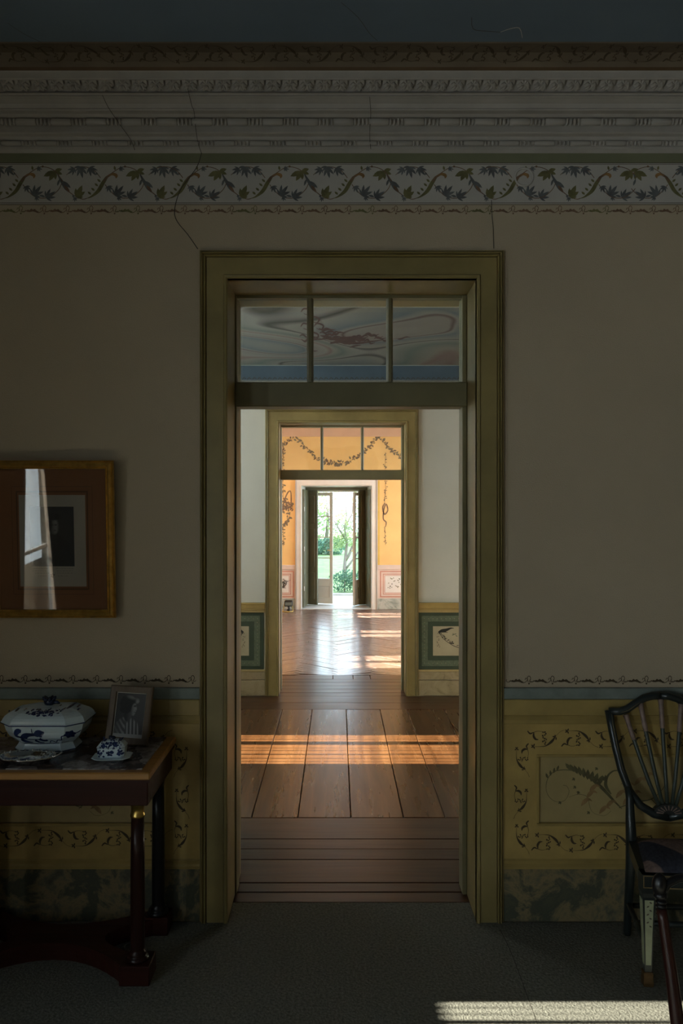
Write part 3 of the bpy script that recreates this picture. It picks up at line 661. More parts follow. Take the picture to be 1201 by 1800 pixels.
def doorway(n, D, yf, yw, yb, outer, label, bar, glassz, mull, yt, leafdeg, leafw, leaftop, m):
    root = empty('door_%d' % n, ((D[0]+D[1])/2, yw, 0)); struct(root, label)
    loc = root.location
    def part(mb, name, mat, par=root):
        mb.xf(Matrix.Translation(-loc)); return mb.build(name, mat, par)
    class R: pass
    tmp = bpy.data.objects.new('tmp', None)
    a0 = len(bpy.data.objects)
    before = set(bpy.data.objects)
    architrave(root, outer[0], outer[1], D[0], D[1], outer[2], D[2], yf, yw, m)
    for o in set(bpy.data.objects)-before: o.location = -loc
    # lining of the reveal with a stop at the frame
    t = 0.012
    for x0, x1 in ((D[0]-t, D[0]), (D[1], D[1]+t)):
        mb = MB(); mb.box(x0, x1, yf+.006, yb, 0, D[2]+t); part(mb, 'jamb_lining', m)
    mb = MB(); mb.box(D[0], D[1], yf+.006, yb, D[2], D[2]+t); part(mb, 'head_lining', m)
    s = 0.020
    for x0, x1 in ((D[0], D[0]+s*.35), (D[1]-s, D[1])):
        mb = MB(); mb.box(x0, x1, yt-.03, yt+.07, 0, D[2], .003); part(mb, 'door_stop', M['jamb2'])
    # transom bar, mullions, panes
    mb = MB(); mb.box(D[0], D[1], yt-.04, yt+.06, bar[0], bar[1], .005); part(mb, 'transom_bar', M['jamb2'])
    mb = MB(); mb.box(D[0], D[1], yt-.02, yt+.02, D[2]-.012, D[2]); part(mb, 'transom_rail', M['jamb2'])
    for x in mull:
        mb = MB(); mb.prism([(x-.014, yt+.02), (x-.014, yt-.008), (x-.006, yt-.022), (x+.006, yt-.022), (x+.014, yt-.008), (x+.014, yt+.02)], bar[1], D[2]-.012, 'z'); part(mb, 'mullion', M['jamb2'])
    xs = [D[0]]+list(mull)+[D[1]]
    for a, b in zip(xs, xs[1:]):
        mb = MB(); mb.box(a+.013, b-.013, yt+.003, yt+.006, bar[1], D[2]-.012); part(mb, 'pane', M['oldglass'])
    # two leaves folded back into the room beyond
    for sd_, hx in ((-1, D[0]), (1, D[1])):
        mb = MB(); mb.box(0, leafw, -.018, .018, .012, leaftop, .003)
        o = mb.build('door_leaf', m, root)
        o.location = Vector((hx+sd_*.022, yb+.004, 0))-loc
        ang = math.radians(90-leafdeg) if sd_ > 0 else math.radians(90+leafdeg)
        o.rotation_euler = (0, 0, ang)
        for (za, zb) in ((.16, .62), (.80, leaftop-.20)):
            for sy in (-1, 1):
                mb = MB(); mb.box(.08, leafw-.08, sy*.018-.008, sy*.018+.008, za, zb, .007); mb.build('leaf_panel', m, o)
    return root
doorway(1, D1, 3.215, Y1, Y1B, (AX0, AX1, V(438, 3.215)), 'near doorway with ochre casing and a three-pane transom light', (V(714.5, 3.45), V(671, 3.45)),
        0, (U(545.5, 3.49), U(685, 3.49)), 3.49, 8.5, .47, 2.10, M['jamb'])
AF2 = 7.25
doorway(2, D2, AF2, Y2, Y2B, (U(466, AF2), U(736.3, AF2), V(717.5, AF2)), 'middle doorway with ochre casing and a three-pane transom light', (V(843, 7.48), V(826, 7.48)),
        0, (U(566, 7.52), U(637, 7.52)), 7.52, 6.0, .55, 1.97, M['jamb'])

# ------------------------------------------------------------------ middle room
mb = MB(); frame_boxes(mb, XL-.35, XR+.3, -.05, 3.5, [(D2[0]-.012, D2[1]+.012, -.05, D2[2]+.012)], lambda m, a, b, c, d: m.box(a, b, Y2, Y2B, c, d))
wall2 = struct(mb.build('wall_back', M['white2']), 'white papered wall of the middle room with the second doorway')
mb = MB(); frame_boxes(mb, XL-.35, XR+.3, -.05, 3.5, [(D1[0], D1[1], -.05, D1[2])], lambda m, a, b, c, d: m.box(a, b, Y1B, Y1B+.012, c, d)); mb.build('far_side_paper', M['white2'], wall1)
mb = MB(); frame_boxes(mb, XL-.35, XR+.3, -.05, 3.6, [(D2[0], D2[1], -.05, D2[2])], lambda m, a, b, c, d: m.box(a, b, Y2B, Y2B+.012, c, d)); mb.build('far_side_paper', M['orange'], wall2)
def dado2(x0, x1, px0, px1, side):
    def bx(name, m, a, b, v0, v1, p, bev=.003):
        mb = MB(); mb.box(a, b, Y2-p, Y2, V(v1, Y2), V(v0, Y2), bev); return mb.build(name, m, wall2)
    bx('dado_cap', M['ochre'], x0, x1, 1059, 1062, .034); bx('dado_rail', M['ochre'], x0, x1, 1062, 1069.5, .026); bx('dado_moulding', M['ochre'], x0, x1, 1069.5, 1072, .032); bx('dado_moulding', M['panel'], x0, x1, 1072, 1076.3, .022)
    bx('panel_moulding', M['panel'], x0, x1, 1176.3, 1180, .022); bx('dado_rail', M['marble_tan'], x0, x1, 1180, 1194, .018)
    mb = MB(); mb.box(x0, x1, Y2-.026, Y2, 0, V(1195, Y2), .003)
    struct(mb.build('baseboard_'+side, M['marble_tan']), 'tan marbled skirting of the middle room, '+side+' of the second doorway')
    def rect(name, m, q, p):
        a, b = U(px0+q, Y2), U(px1-q, Y2)
        mb = MB(); mb.box(a, b, Y2-p, Y2, V(1176.3-q*.93, Y2), V(1076.3+q*.93, Y2), .001); mb.build(name, m, wall2)
    rect('outer_border', M['dgreen'], 0, .010); rect('middle_border', M['mgreen'], 6.3, .011); rect('inner_border', M['dgreen'], 17.2, .012); rect('dado_panel', M['cream'], 26, .013)
    P = Paint(lambda u, v: (U(u, Y2), Y2-.0145, V(v, Y2)))
    s = 1 if side == 'right' else -1
    o = px0 if s > 0 else px1
    S = Sub(P, lambda x, y: (o+s*(x-735), y))
    S.ribbon('inkblack', [(770, 1111, 1), (776, 1108.5, 5), (784, 1107, 5), (792, 1104, 2.5), (798, 1104, .5)]); S.ribbon('inkblack', [(771, 1112, 1), (776, 1110, 3), (787, 1111, .5)])
    S.ribbon('inkblack', [(772, 1112, .6), (778, 1121, .8), (788, 1129, .9), (800, 1136, 1), (812, 1138, .8), (826, 1132, .6), (838, 1120, .6)])
    random.seed(5)
    for i in range(60):
        t = random.random(); x = 772+66*t; y = 1112+30*math.sin(min(t*1.9, 1.57))-(14*max(0, t-.75)*3)
        S.leaf('inkblack', x+random.uniform(-2, 2), y+random.uniform(-2, 2), random.uniform(0, 360), random.uniform(2, 4), .5)
    for i in range(10): S.leaf('inkblack', 770+random.uniform(-2, 3), 1118+2.2*i, random.uniform(0, 360), 2.4, .4)
    for i in range(7): S.leaf('mgreen', 795+3*i+random.uniform(-2, 2), 1112+random.uniform(-3, 6), random.uniform(0, 360), 5, .3)
    S.ribbon('inkblack', [(812, 1108, 2), (818, 1104, 4), (826, 1106, 3), (832, 1112, 1)])
    n = 24
    for i in range(n):
        for y in (1087, 1165): S.dot('cream', 746+i*7.5, y, .55)
    for i in range(11): S.dot('cream', 746, 1094+6.4*i, .55)
    P.build('painted_bird_garland', wall2)
dado2(U(736.3, AF2), XR, 735, 735+175, 'right')
dado2(XL, U(466, AF2), 464-170, 464, 'left')
# far frieze and painted ceiling of the middle room
mb = MB(); mb.box(XL, XR, Y2-.004, Y2, V(668, Y2), V(643, Y2)); mb.build('blue_frieze', pm('blue_frieze_paint', (0.09, 0.125, 0.165), .85, var=.1), wall2)
P = Paint(lambda u, v: (U(u, Y2), Y2-.005, V(v, Y2)))
for i in range(60): P.ribbon('inkgrey', [(300+9*i, 668, 1), (303+9*i, 664, 1.6), (307+9*i, 667, 1)], 3)
P.poly('inkgrey', [(200, 669), (1000, 669), (1000, 670.5), (200, 670.5)])
P.build('painted_edging', wall2)
t = NT('swirled_ceiling_paint'); b = t.b; b.inputs['Roughness'].default_value = .9
tc = t.new('ShaderNodeTexCoord'); mp = t.new('ShaderNodeMapping'); mp.inputs['Scale'].default_value = (.55, .45, 1); mp.inputs['Rotation'].default_value = (0, 0, .5); t.ln(tc, 'Object', mp, 'Vector')
nz = t.new('ShaderNodeTexNoise', Scale=.9, Detail=1.0, Distortion=0.9); t.ln(mp, 'Vector', nz, 'Vector')
ml = t.new('ShaderNodeMath', operation='MULTIPLY'); ml.inputs[1].default_value = 4.5; t.ln(nz, 'Fac', ml, 0)
fr = t.new('ShaderNodeMath', operation='FRACT'); t.ln(ml, 'Value', fr, 0)
r = t.ramp([(p, tuple(.50*q for q in c_)) for p, c_ in [(0, (.36, .32, .28)), (.16, (.42, .38, .34)), (.24, (.34, .22, .18)), (.29, (.40, .36, .31)), (.42, (.22, .27, .23)), (.55, (.42, .39, .35)), (.575, (.08, .07, .05)), (.60, (.40, .37, .32)), (.80, (.20, .25, .27)), (.86, (.40, .37, .33)), (.885, (.16, .09, .07)), (.91, (.38, .34, .30)), (1, (.36, .32, .28))]], fr, 'Value')
t.ln(r, 'Color', b, 'Base Color')
ceil2 = slab('ceiling', t.m, XL-.3, XR+.3, Y1B, Y2, HC2, HC2+.1, 'painted ceiling of the middle room with pale swirls and a russet ornament')
P = Paint(lambda u, v: (U(u, 6.1), F*(HC2-EYE)/(VY-v), HC2-.0012), (0, 0, -1))
random.seed(11)
for i in range(44):
    x = random.gauss(598, 34); y = random.gauss(594, 6); P.ribbon('v_russet', [(x-9, y+random.uniform(-3, 3), 1), (x-3, y+random.uniform(-4, 4), 3.4), (x+4, y+random.uniform(-4, 4), 2.6), (x+12, y+random.uniform(-2, 2), .8)], 3)
P.ribbon('v_russet', [(580, 603, 3), (600, 600, 5), (630, 603, 4), (676, 597, 1)]); P.ribbon('v_russet', [(566, 590, 2), (590, 596, 5), (620, 594, 6), (640, 599, 2)])
for x, y in ((545, 548), (556, 562), (540, 574), (562, 574), (552, 590)): P.ribbon('v_russet', [(x-8, y, 1), (x-2, y-6, 3), (x+8, y-2, 3), (x+4, y+5, 2), (x-4, y+3, 1)], 3)
P.build('ceiling_ornament', ceil2)
# ------------------------------------------------------------------ far room
mb = MB(); frame_boxes(mb, XL-.35, XR+.3, -.05, 3.6, [(D3[0], D3[1], -.05, D3[2]+.02)], lambda m, a, b, c, d: m.box(a, b, Y3, Y3+.85, c, d))
wall3 = struct(mb.build('wall_back', M['orange']), 'apricot wall of the far room with painted garlands and the garden door')
slab('ceiling', M['palepink'], XL-.35, XR+.3, Y2B, Y3+.2, HC3, HC3+.1, 'pale ceiling of the far room')
def b3(name, m, u0, u1, v0, v1, p, bev=0.0):
    mb = MB(); mb.box(u0, u1, Y3-p, Y3, V(v1, Y3), V(v0, Y3), bev); return mb.build(name, m, wall3)
b3('cornice_band', M['pinkcornice'], XL, XR, 737, 767.5, .02); b3('cornice_band', M['pinkcornice'], XL, XR, 737, 752, .05)
DO = (U(519, 13.9), U(664, 13.9))
for (a, b, s) in ((XL, DO[0], 'left'), (DO[1], XR, 'right')):
    b3('dado_cap', M['palepink'], a, b, 993, 1001, .02, .003)
    b3('dado_field', M['palepink'], a, b, 1001, 1052, .006)
    mb = MB(); mb.box(a, b, Y3-.02, Y3, 0, V(1052, Y3), .003); struct(mb.build('baseboard_'+s, M['marble_grey']), 'grey marbled skirting of the far room, '+s+' of the garden door')
    q0, q1 = ((668, 760) if s == 'right' else (405, 517))
    for i, (d, m) in enumerate(((0, 'rosepink'), (2.2, 'palepink'), (5.2, 'rosepink'), (6.6, 'palepink'), (8.2, 'rosepink'), (9.0, 'whitetrim'))):
        b3('panel_border' if i < 5 else 'dado_panel', M[m], U(q0+d, Y3), U(q1-d, Y3), 1003.5+d*.95, 1050-d*.95, .007+.0007*i)
    P = Paint(lambda u, v: (U(u, Y3), Y3-.0135, V(v, Y3))); random.seed(3)
    if s == 'right':
        for i in range(70):
            x = 682+random.random()*60; y = random.choice((1015, 1017, 1022, 1028, 1031))+random.uniform(-1.5, 1.5)
            if x < 690: y = 1015+random.random()*18
            P.leaf('v_green' if i % 3 else 'ink', x, y, random.uniform(0, 360), 2.4, .6)
    else:
        for i in range(16): P.ribbon('inkgrey', [(498+random.gauss(0, 3), 1034, .4), (498+random.gauss(0, 4), 1026, .7), (498+random.gauss(0, 7), 1016+random.random()*6, .4)], 3)
    P.build('painted_sprigs', wall3)
b3('yellow_line', M['yellowline'], U(664.5, Y3), U(667.5, Y3), 845, 993, .004)
# garlands
P = Paint(lambda u, v: (U(u, Y3), Y3-.003, V(v, Y3))); random.seed(8)
def garland(pts, n, size=4.0, w=1.4):
    size *= 1.3; P.ribbon('garland', [(x, y, .5) for x, y in pts], 5)
    for i in range(n):
        t = i/n*(len(pts)-1); k = int(t); f = t-k; x = pts[k][0]*(1-f)+pts[k+1][0]*f; y = pts[k][1]*(1-f)+pts[k+1][1]*f
        P.leaf(random.choice(('garland', 'garland', 'garland', 'v_brown')), x+random.uniform(-w, w), y+random.uniform(-w, w), random.uniform(0, 360), size*random.uniform(.6, 1.3), .5)
garland([(440, 806), (470, 790), (498, 780), (518, 769)], 46, 4.2); garland([(520, 769), (538, 786), (556, 804), (575, 812), (592, 815), (612, 812), (634, 799), (650, 784), (664, 769)], 120, 4.2)
garland([(666, 769), (682, 785), (700, 801), (720, 812), (745, 814), (780, 800)], 80, 4.2)
garland([(497, 780), (498, 800), (496, 828), (497, 850), (498, 875)], 50, 4.0, 2); garland([(678, 795), (677, 830), (678, 860), (676, 884)], 36, 2.6); 
for i in range(70): P.leaf('v_brown' if i % 3 else 'garland', 501+random.gauss(0, 6), 890+random.gauss(0, 6), random.uniform(0, 360), 5.5, .5)
P.ribbon('v_brown', [(496, 898, 2), (500, 880, 2), (506, 866, 2), (511, 864, 1.5), (512, 880, 2), (511, 897, 2)])
garland([(489, 905), (492, 918), (499, 923), (507, 917), (510, 902)], 40, 4, 1); garland([(498, 923), (498, 935), (499, 950), (498, 960)], 22, 3.2)
P.ribbon('v_brown', [(677, 884, 1.5), (673, 892, 2), (676, 904, 2.2), (682, 897, 2), (679, 886, 2), (675, 896, 2), (674, 912, 2), (679, 918, 2.2), (678, 926, 1)]); garland([(677, 925), (677, 940), (678, 958)], 16, 2)
P.dot('ink', 591, 816, 3); P.poly('garland', [(587, 816), (599, 816), (598, 820), (588, 820)])
P.build('painted_garland', wall3)
# garden door: white casing, dark shutters folded into the reveal, two glazed leaves
d3 = empty('door_3', (-.022, Y3, 0)); struct(d3, 'tall garden door of the far room with dark shutters and open glazed leaves'); l3 = d3.location
def p3(mb, name, m, par=d3): mb.xf(Matrix.Translation(-l3)); return mb.build(name, m, par)
before = set(bpy.data.objects); architrave(d3, DO[0], DO[1], D3[0], D3[1], 2.30, D3[2], Y3-.05, Y3, M['whitetrim'])
for o in set(bpy.data.objects)-before: o.location = -l3
YD = Y3+.80
for (xa, xb, sg) in ((D3[0], U(539, YD), -1), (D3[1], U(644, YD), 1)):
    mb = MB(); mb.prism([(xa, Y3-.01), (xb, YD), (xa, YD)], 0, D3[2]+.02, 'z'); p3(mb, 'reveal_lining', M['joinery_grey'])
mb = MB(); mb.box(D3[0], D3[1], Y3-.01, YD, D3[2], D3[2]+.02); p3(mb, 'head_lining', M['whitetrim'])
mb = MB(); mb.box(D3[0]-.02, D3[1]+.02, Y3+.62, Y3+.70, V(861.5, Y3+.62), D3[2]+.02, .004); p3(mb, 'shutter_head', M['shutter'])
mb = MB(); mb.box(D3[0], D3[1], YD-.04, YD+.06, V(864.5, YD), D3[2]+.02); p3(mb, 'frame_head', M['joinery'])
mb = MB(); mb.box(D3[0]+.001, D3[1]-.001, Y3+.001, YD+.04, -.028, .006, .003); p3(mb, 'threshold', M['joinery_grey'])
def shutter(x0, y0, x1, y1, name='shutter'):
    L = math.hypot(x1-x0, y1-y0); a = math.atan2(y1-y0, x1-x0); H = 2.10
    mb = MB(); mb.box(0, L, -.017, .017, .02, H, .004); o = mb.build(name, M['shutter'], d3); o.location = Vector((x0, y0, 0))-l3; o.rotation_euler = (0, 0, a)
    for (za, zb) in ((.12, .60), (.70, 1.40), (1.50, H-.10)):
        for s in (-1, 1):
            mb = MB(); mb.box(.05, L-.05, s*.017-.006, s*.017+.006, za, zb, .005); mb.build('shutter_panel', M['shutter'], o)
    for z in (.35, 1.05, 1.75):
        mb = MB(); mb.tube([(0, -.022, z-.04), (0, -.022, z+.04)], .008, 8); mb.build('hinge', M['joinery_grey'], o)
    return o
# each side: one leaf lies along the reveal, the next stands out across the opening
ys = Y3+.64
shutter(U(533, Y3+.12), Y3+.10, U(541, ys), ys); shutter(U(541, ys)+.015, ys-.01, U(558.5, ys-.10), ys-.12)
shutter(U(652, Y3+.12), Y3+.10, U(643.5, ys), ys); shutter(U(643.5, ys)-.015, ys-.01, U(630.5, ys-.10), ys-.12)
def gleaf(hx, ang, w, flip):
    """glazed leaf hinged at (hx, YD): solid foot, four panes above"""
    o = empty('garden_leaf', Vector((hx, YD, 0))-l3); o.parent = d3; o.rotation_euler = (0, 0, math.radians(ang)); H = V(866, YD); t = .02; st = .055
    def q(name, m, *a): mb = MB(); mb.box(*a); return mb.build(name, m, o)
    zr = V(1016.5, YD)
    q('stile', M['joinery'], 0, st, -t, t, .02, H, .003); q('stile', M['joinery'], w-st, w, -t, t, .02, H, .003)
    q('rail', M['joinery'], st, w-st, -t, t, .02, .13, .003); q('rail', M['joinery'], st, w-st, -t, t, zr-.14, zr, .003); q('rail', M['joinery'], st, w-st, -t, t, H-.06, H, .003)
    q('foot_panel', M['joinery'], st, w-st, -.009, .009, .13, zr-.14)
    zs = [zr+(H-.06-zr)*i/4 for i in range(5)]
    for z in zs[1:4]: q('glazing_bar', M['joinery'], st, w-st, -.012, .012, z-.009, z+.009)
    for a, b in zip(zs, zs[1:]): q('pane', M['glass'], st, w-st, -.002, .002, a+.009, b-.009)
    mb = MB(); mb.tube([(w-.03, -t, 1.0), (w-.03, -t-.04, 1.0), (w-.09, -t-.045, 1.0)], .008, 8); mb.build('lever_handle', M['brass'], o)
gleaf(U(541.5, YD), -12, .47, False)
gleaf(U(642, YD), 180+62, .47, True)
# ------------------------------------------------------------------ floors
def floorpiece(name, x0, x1, y0, y1, label, m='subfloor', z=-.03):
    mb = MB(); mb.box(x0, x1, y0, y1, z-.1, z); return struct(mb.build(name, M[m]), label)
fl1 = floorpiece('floor', XL-.3, XR+.3, YB-.3, 3.395, 'floor under the grey carpet of the near room')
fl2 = floorpiece('floor', XL-.3, XR+.3, 3.395, Y2B+.5, 'boarded floor of the middle room with cross boards at its doorways')
fl3 = floorpiece('floor', XL-.3, XR+.3, Y2B+.5, Y3+.9, 'glossy parquet floor of the far room')
random.seed(21)
def plank(x0, x1, y0, y1, along, m, parent=None, dz=None):
    parent = parent or fl2
    g = .0022; L = (y1-y0) if along == 'Y' else (x1-x0); w = (x1-x0) if along == 'Y' else (y1-y0)
    mb = MB(); mb.box(-w/2+g, w/2-g, -L/2+g, L/2-g, -.029, 0, .0025)
    o = mb.build('plank', M[m], parent); o.location = ((x0+x1)/2, (y0+y1)/2, random.uniform(-.0012, .0008) if dz is None else dz)
    o.rotation_euler = (random.uniform(-.0006, .0006), random.uniform(-.002, .002), 0 if along == 'Y' else math.pi/2)
# threshold and border boards of the middle room (across the view), measured seams
row = [3.395, 3.487, 3.575, 3.815, 3.938, 4.06, 4.345]
for a, b in zip(row, row[1:]):
    if b <= Y1B+.2: plank(D1[0]-.02, D1[1]+.02, a, b, 'X', 'plank_dark')
    else:
        x = XL
        for xe in (-.95+random.uniform(-.2, .1), 1.25+random.uniform(-.1, .4), XR): plank(x, xe, a, b, 'X', 'plank_dark'); x = xe
for s in (XL, D1[1]+.02): pass
for (a, b) in ((XL, D1[0]-.02), (D1[1]+.02, XR)): plank(a, b, Y1B, 3.815, 'X', 'plank_dark')
seam = [-2.4, -2.10, -1.79, -1.48, -1.16, -.81, -.4714, -.2177, .0707, .3582, .5855, .90, 1.20, 1.5, 1.82, 2.12, 2.38, 2.6]
for i, (a, b) in enumerate(zip(seam, seam[1:])): plank(a, b, 4.345, 6.76, 'Y', 'plank')
row2 = [6.76, 7.0, 7.25]
for a, b in zip(row2, row2[1:]):
    x = XL
    for xe in (-1.0, 1.1, XR): plank(x, xe, a, b, 'X', 'plank_dark'); x = xe
row3 = [7.25, 7.39, 7.55, 7.70]
for a, b in zip(row3, row3[1:]): plank(D2[0]-.02, D2[1]+.02, a, b, 'X', 'plank_dark')
for a, b, js in ((7.70, 7.86, (-1.2, 1.3)), (7.86, 8.0, (-.9, 1.0)), (8.0, 8.2, (-1.3, -.7, -.05, .155, .33, 1.2))):
    x = XL
    for xe in js+(XR,): plank(x, xe, a, b, 'X', 'plank_dark'); x = xe
# herringbone of the far room: hundreds of small blocks, one mesh
mb = MB(); L, w = .54, .09; random.seed(4); hb = math.sqrt(.5)
for i in range(-70, 90):
    for j in range(-16, 22):
        for kind in (0, 1):
            # herringbone lattice in block widths: horizontal block at (i + 2Lw*j), vertical block beside it
            n = int(round(L/w))
            bx_, by_ = i+2*n*j, i
            if kind == 0: x0, y0, dx, dy = bx_*w, by_*w, L, w
            else: x0, y0, dx, dy = (bx_+n)*w, (by_-n+1)*w, w, L
            cx, cy = x0+dx/2, y0+dy/2
            X = (cx-cy)*hb*1.0; Yc = (cx+cy)*hb*1.0+9.0
            if not (XL-.3 < X < XR+.3 and 8.2-.3 < Yc < Y3+.3): continue
            tz = random.uniform(-.0015, .0015); tx = random.uniform(-.0025, .0025); ty = random.uniform(-.0025, .0025); g = .0012
            vs = []
            for z in (-.025, 0):
                for (ax, ay) in ((x0+g, y0+g), (x0+dx-g, y0+g), (x0+dx-g, y0+dy-g), (x0+g, y0+dy-g)):
                    X_, Y_ = (ax-ay)*hb, (ax+ay)*hb+9.0
                    Y_ = max(Y_, 8.2); 
                    vs.append((X_, Y_, z+(tz+tx*(X_-X)+ty*(Y_-Yc) if z == 0 else 0)))
            if max(q[1] for q in vs) < 8.205: continue
            mb.add(vs, [(0,3,2,1), (4,5,6,7), (0,1,5,4), (1,2,6,5), (2,3,7,6), (3,0,4,7)], r=random.random())
o = mb.build('parquet_blocks', M['parquet'], fl3); o['kind'] = 'stuff'
# carpet of the near room
mb = MB(); mb.prism([(XL, YB), (XR, YB), (XR, Y1-.020), (D1[1]-.001, Y1-.020), (D1[1]-.001, 3.392), (D1[0]+.001, 3.392), (D1[0]+.001, Y1-.020), (XL, Y1-.020)], -.029, 0, 'z')
cp = tag(mb.build('carpet', M['carpet']), 'grey green fitted wool carpet covering the near floor up to the doorway', 'carpet')
P = Paint(lambda u, v: (U(u, EYE*F/(v-VY)), EYE*F/(v-VY), .0003), (0, 0, 1)); P.ribbon('subfloor', [(879, 1634, .8), (890, 1655, .8), (905, 1690, .8), (925, 1745, .8), (945, 1800, .8)], 2); P.build('carpet_seam', cp)
# ------------------------------------------------------------------ console table
T = empty('console_table', (-1.05, 2.985, 0)); tag(T, 'dark mahogany console table with honey edged marble top and brass capped columns', 'table')
def tp(mb, name, m, par=T): mb.xf(Matrix.Translation((1.05, -2.985, 0))); return mb.build(name, m, par)
TX0, TX1, TY0, TY1, TZ = -1.448, -.652, 2.76, 3.215, .76
mb = MB(); mb.box(TX0, TX1, TY0, TY1, TZ-.030, TZ-.004, .004); tp(mb, 'tabletop', M['topwood'])
t = NT('breccia_marble'); b = t.b; b.inputs['Roughness'].default_value = .22
tc = t.new('ShaderNodeTexCoord'); n0 = t.new('ShaderNodeTexNoise', Scale=8.0, Detail=3.0); t.ln(tc, 'Object', n0, 'Vector')
mxv = t.new('ShaderNodeMix', data_type='RGBA'); mxv.inputs[0].default_value = .12; t.ln(tc, 'Object', mxv, 6); t.ln(n0, 'Color', mxv, 7)
vo = t.new('ShaderNodeTexVoronoi', Scale=12.0); t.ln(mxv, 2, vo, 'Vector')
r1 = t.ramp([(0, (.12, .085, .08)), (.25, (.06, .04, .035)), (.5, (.32, .28, .27)), (.7, (.18, .13, .12)), (1, (.52, .48, .47))]); sp = t.new('ShaderNodeSeparateColor'); t.ln(vo, 'Color', sp, 'Color'); t.ln(sp, 'Red', r1, 'Fac')
n1 = t.new('ShaderNodeTexNoise', Scale=40.0, Detail=6.0); t.ln(tc, 'Object', n1, 'Vector'); r2 = t.ramp([(.35, (.35, .3, .28)), (.6, (1, 1, 1))], n1)
mx = t.new('ShaderNodeMix', data_type='RGBA', blend_type='MULTIPLY'); mx.inputs[0].default_value = .8; t.ln(r1, 'Color', mx, 6); t.ln(r2, 'Color', mx, 7); t.ln(mx, 2, b, 'Base Color')
mb = MB(); mb.box(TX0+.035, TX1-.035, TY0+.035, TY1-.02, TZ-.006, TZ, .0015); tp(mb, 'marble_slab', t.m)
mb = MB(); z1 = TZ-.030; z0 = .632
mb.box(TX0+.012, TX1-.012, TY0+.025, TY1-.02, z0, z1, .004); tp(mb, 'apron', M['mahogany_x'])
mb = MB(); mb.box(TX0+.004, TX1-.004, TY0+.014, TY1-.012, z1-.012, z1); tp(mb, 'apron_moulding', M['mahogany_x'])
CXL, CXR, CYF, CYB = -1.387, -.713, 2.838, 3.165
for cx in (CXL, CXR):
    for cy, w in ((CYF, .0535), (CYB, .047)):
        hy = .053 if cy == CYF else .045
        mb = MB(); mb.box(cx-w, cx+w, cy-hy, cy+hy, .0008, .070, .003); tp(mb, 'block_foot', M['mahogany_x'])
        mb = MB(); prof = [(.040, .070), (.040, .078), (.034, .084), (.030, .088), (.033, .094), (.0265, .100), (.0250, .108), (.0255, .30), (.0245, .45), (.0225, .578)]
        mb.lathe(prof, (cx, cy, 0), 24); c = tp(mb, 'column', M['mahogany'] if cy == CYF else M['blackwood'])
        if cy == CYF:
            mb = MB(); mb.lathe([(.0235, .576), (.026, .578), (.026, .584), (.0235, .588), (.0225, .600), (.0235, .616), (.0265, .620), (.0265, .628), (.024, .632)], (cx, cy, 0), 24)
            k = tp(mb, 'brass_capital', M['brass'], c); 
        else:
            mb = MB(); mb.lathe([(.0225, .576), (.026, .60), (.026, .632)], (cx, cy, 0), 20); tp(mb, 'capital', M['blackwood'], c)
# incurved platform between the feet
def arc(p0, pm_, p1, n=14):
    return [((1-t)**2*p0[0]+2*t*(1-t)*(2*pm_[0]-.5*(p0[0]+p1[0]))+t*t*p1[0], (1-t)**2*p0[1]+2*t*(1-t)*(2*pm_[1]-.5*(p0[1]+p1[1]))+t*t*p1[1]) for t in [i/n for i in range(n+1)]]
pl = arc((CXL+.04, CYF-.045), (-1.05, 2.952), (CXR-.04, CYF-.045))+arc((CXR, CYF+.04), (-.875, 3.0), (CXR, CYB-.04))+arc((CXR-.04, CYB+.03), (-1.05, 3.09), (CXL+.04, CYB+.03))+arc((CXL, CYB-.04), (-1.225, 3.0), (CXL, CYF+.04))
mb = MB(); mb.prism(pl, .002, .064, 'z'); tp(mb, 'platform', M['mahogany_x'])
# ------------------------------------------------------------------ blue and white porcelain
def octring(hx, hy, c, z): return [(-hx+c, -hy, z), (hx-c, -hy, z), (hx, -hy+c, z), (hx, hy-c, z), (hx-c, hy, z), (-hx+c, hy, z), (-hx, hy-c, z), (-hx, -hy+c, z)]
def tureen(name, loc, rz, s, label, prof, lid, knob, deco):
    root = empty(name, loc, rz); tag(root, label, 'tureen')
    mb = MB(); mb.loft([octring(hx*s, hy*s, c*s, z*s) for hx, hy, c, z in prof]); body = mb.build('body', M['porcelain'], root)
    mb = MB(); mb.loft([octring(hx*s, hy*s, c*s, z*s) for hx, hy, c, z in lid]); ld = mb.build('lid', M['porcelain'], root)
    zt = lid[-1][3]*s
    mb = MB(); knob(mb, zt, s); mb.build('finial', M['cobaltdark'], ld)
    def ons(pr):
        def f(u, v):
            for a, b in zip(pr, pr[1:]):
                if a[3] <= v <= b[3]+1e-9 and b[3] > a[3]: q = (v-a[3])/(b[3]-a[3]); hx, y, c = [a[i]+(b[i]-a[i])*q for i in range(3)]; break
            else: hx, y, c = pr[-1][:3] if v > pr[0][3] else pr[0][:3]
            y -= max(0, abs(u)-(hx-c))                       # follow the cut corners
            return (u*s, -(y+.0012)*s, v*s)
        return f
    P = Paint(ons(prof)); L = Paint(ons(lid)); deco(P, L); P.build('painted_motif', body); L.build('painted_motif', ld)
    # cobalt edge line around the lid
    for (o, pr, par) in ((lid[1], lid, ld), (prof[1], prof, body)):
        mb = MB(); r = octring((o[0]+.0012)*s, (o[1]+.0012)*s, o[2]*s, o[3]*s); r2 = octring((o[0]+.0012)*s, (o[1]+.0012)*s, o[2]*s, (o[3]+.0035)*s)
        mb.loft([r, r2], False); mb.build('edge_line', M['cobalt'], par)
    return root
BP = [(.112, .080, .040, 0), (.114, .082, .040, .004), (.113, .081, .040, .010), (.104, .072, .037, .024), (.102, .070, .036, .030), (.114, .082, .040, .040), (.132, .098, .046, .058), (.143, .107, .049, .080), (.148, .112, .051, .100), (.147, .111, .051, .108)]
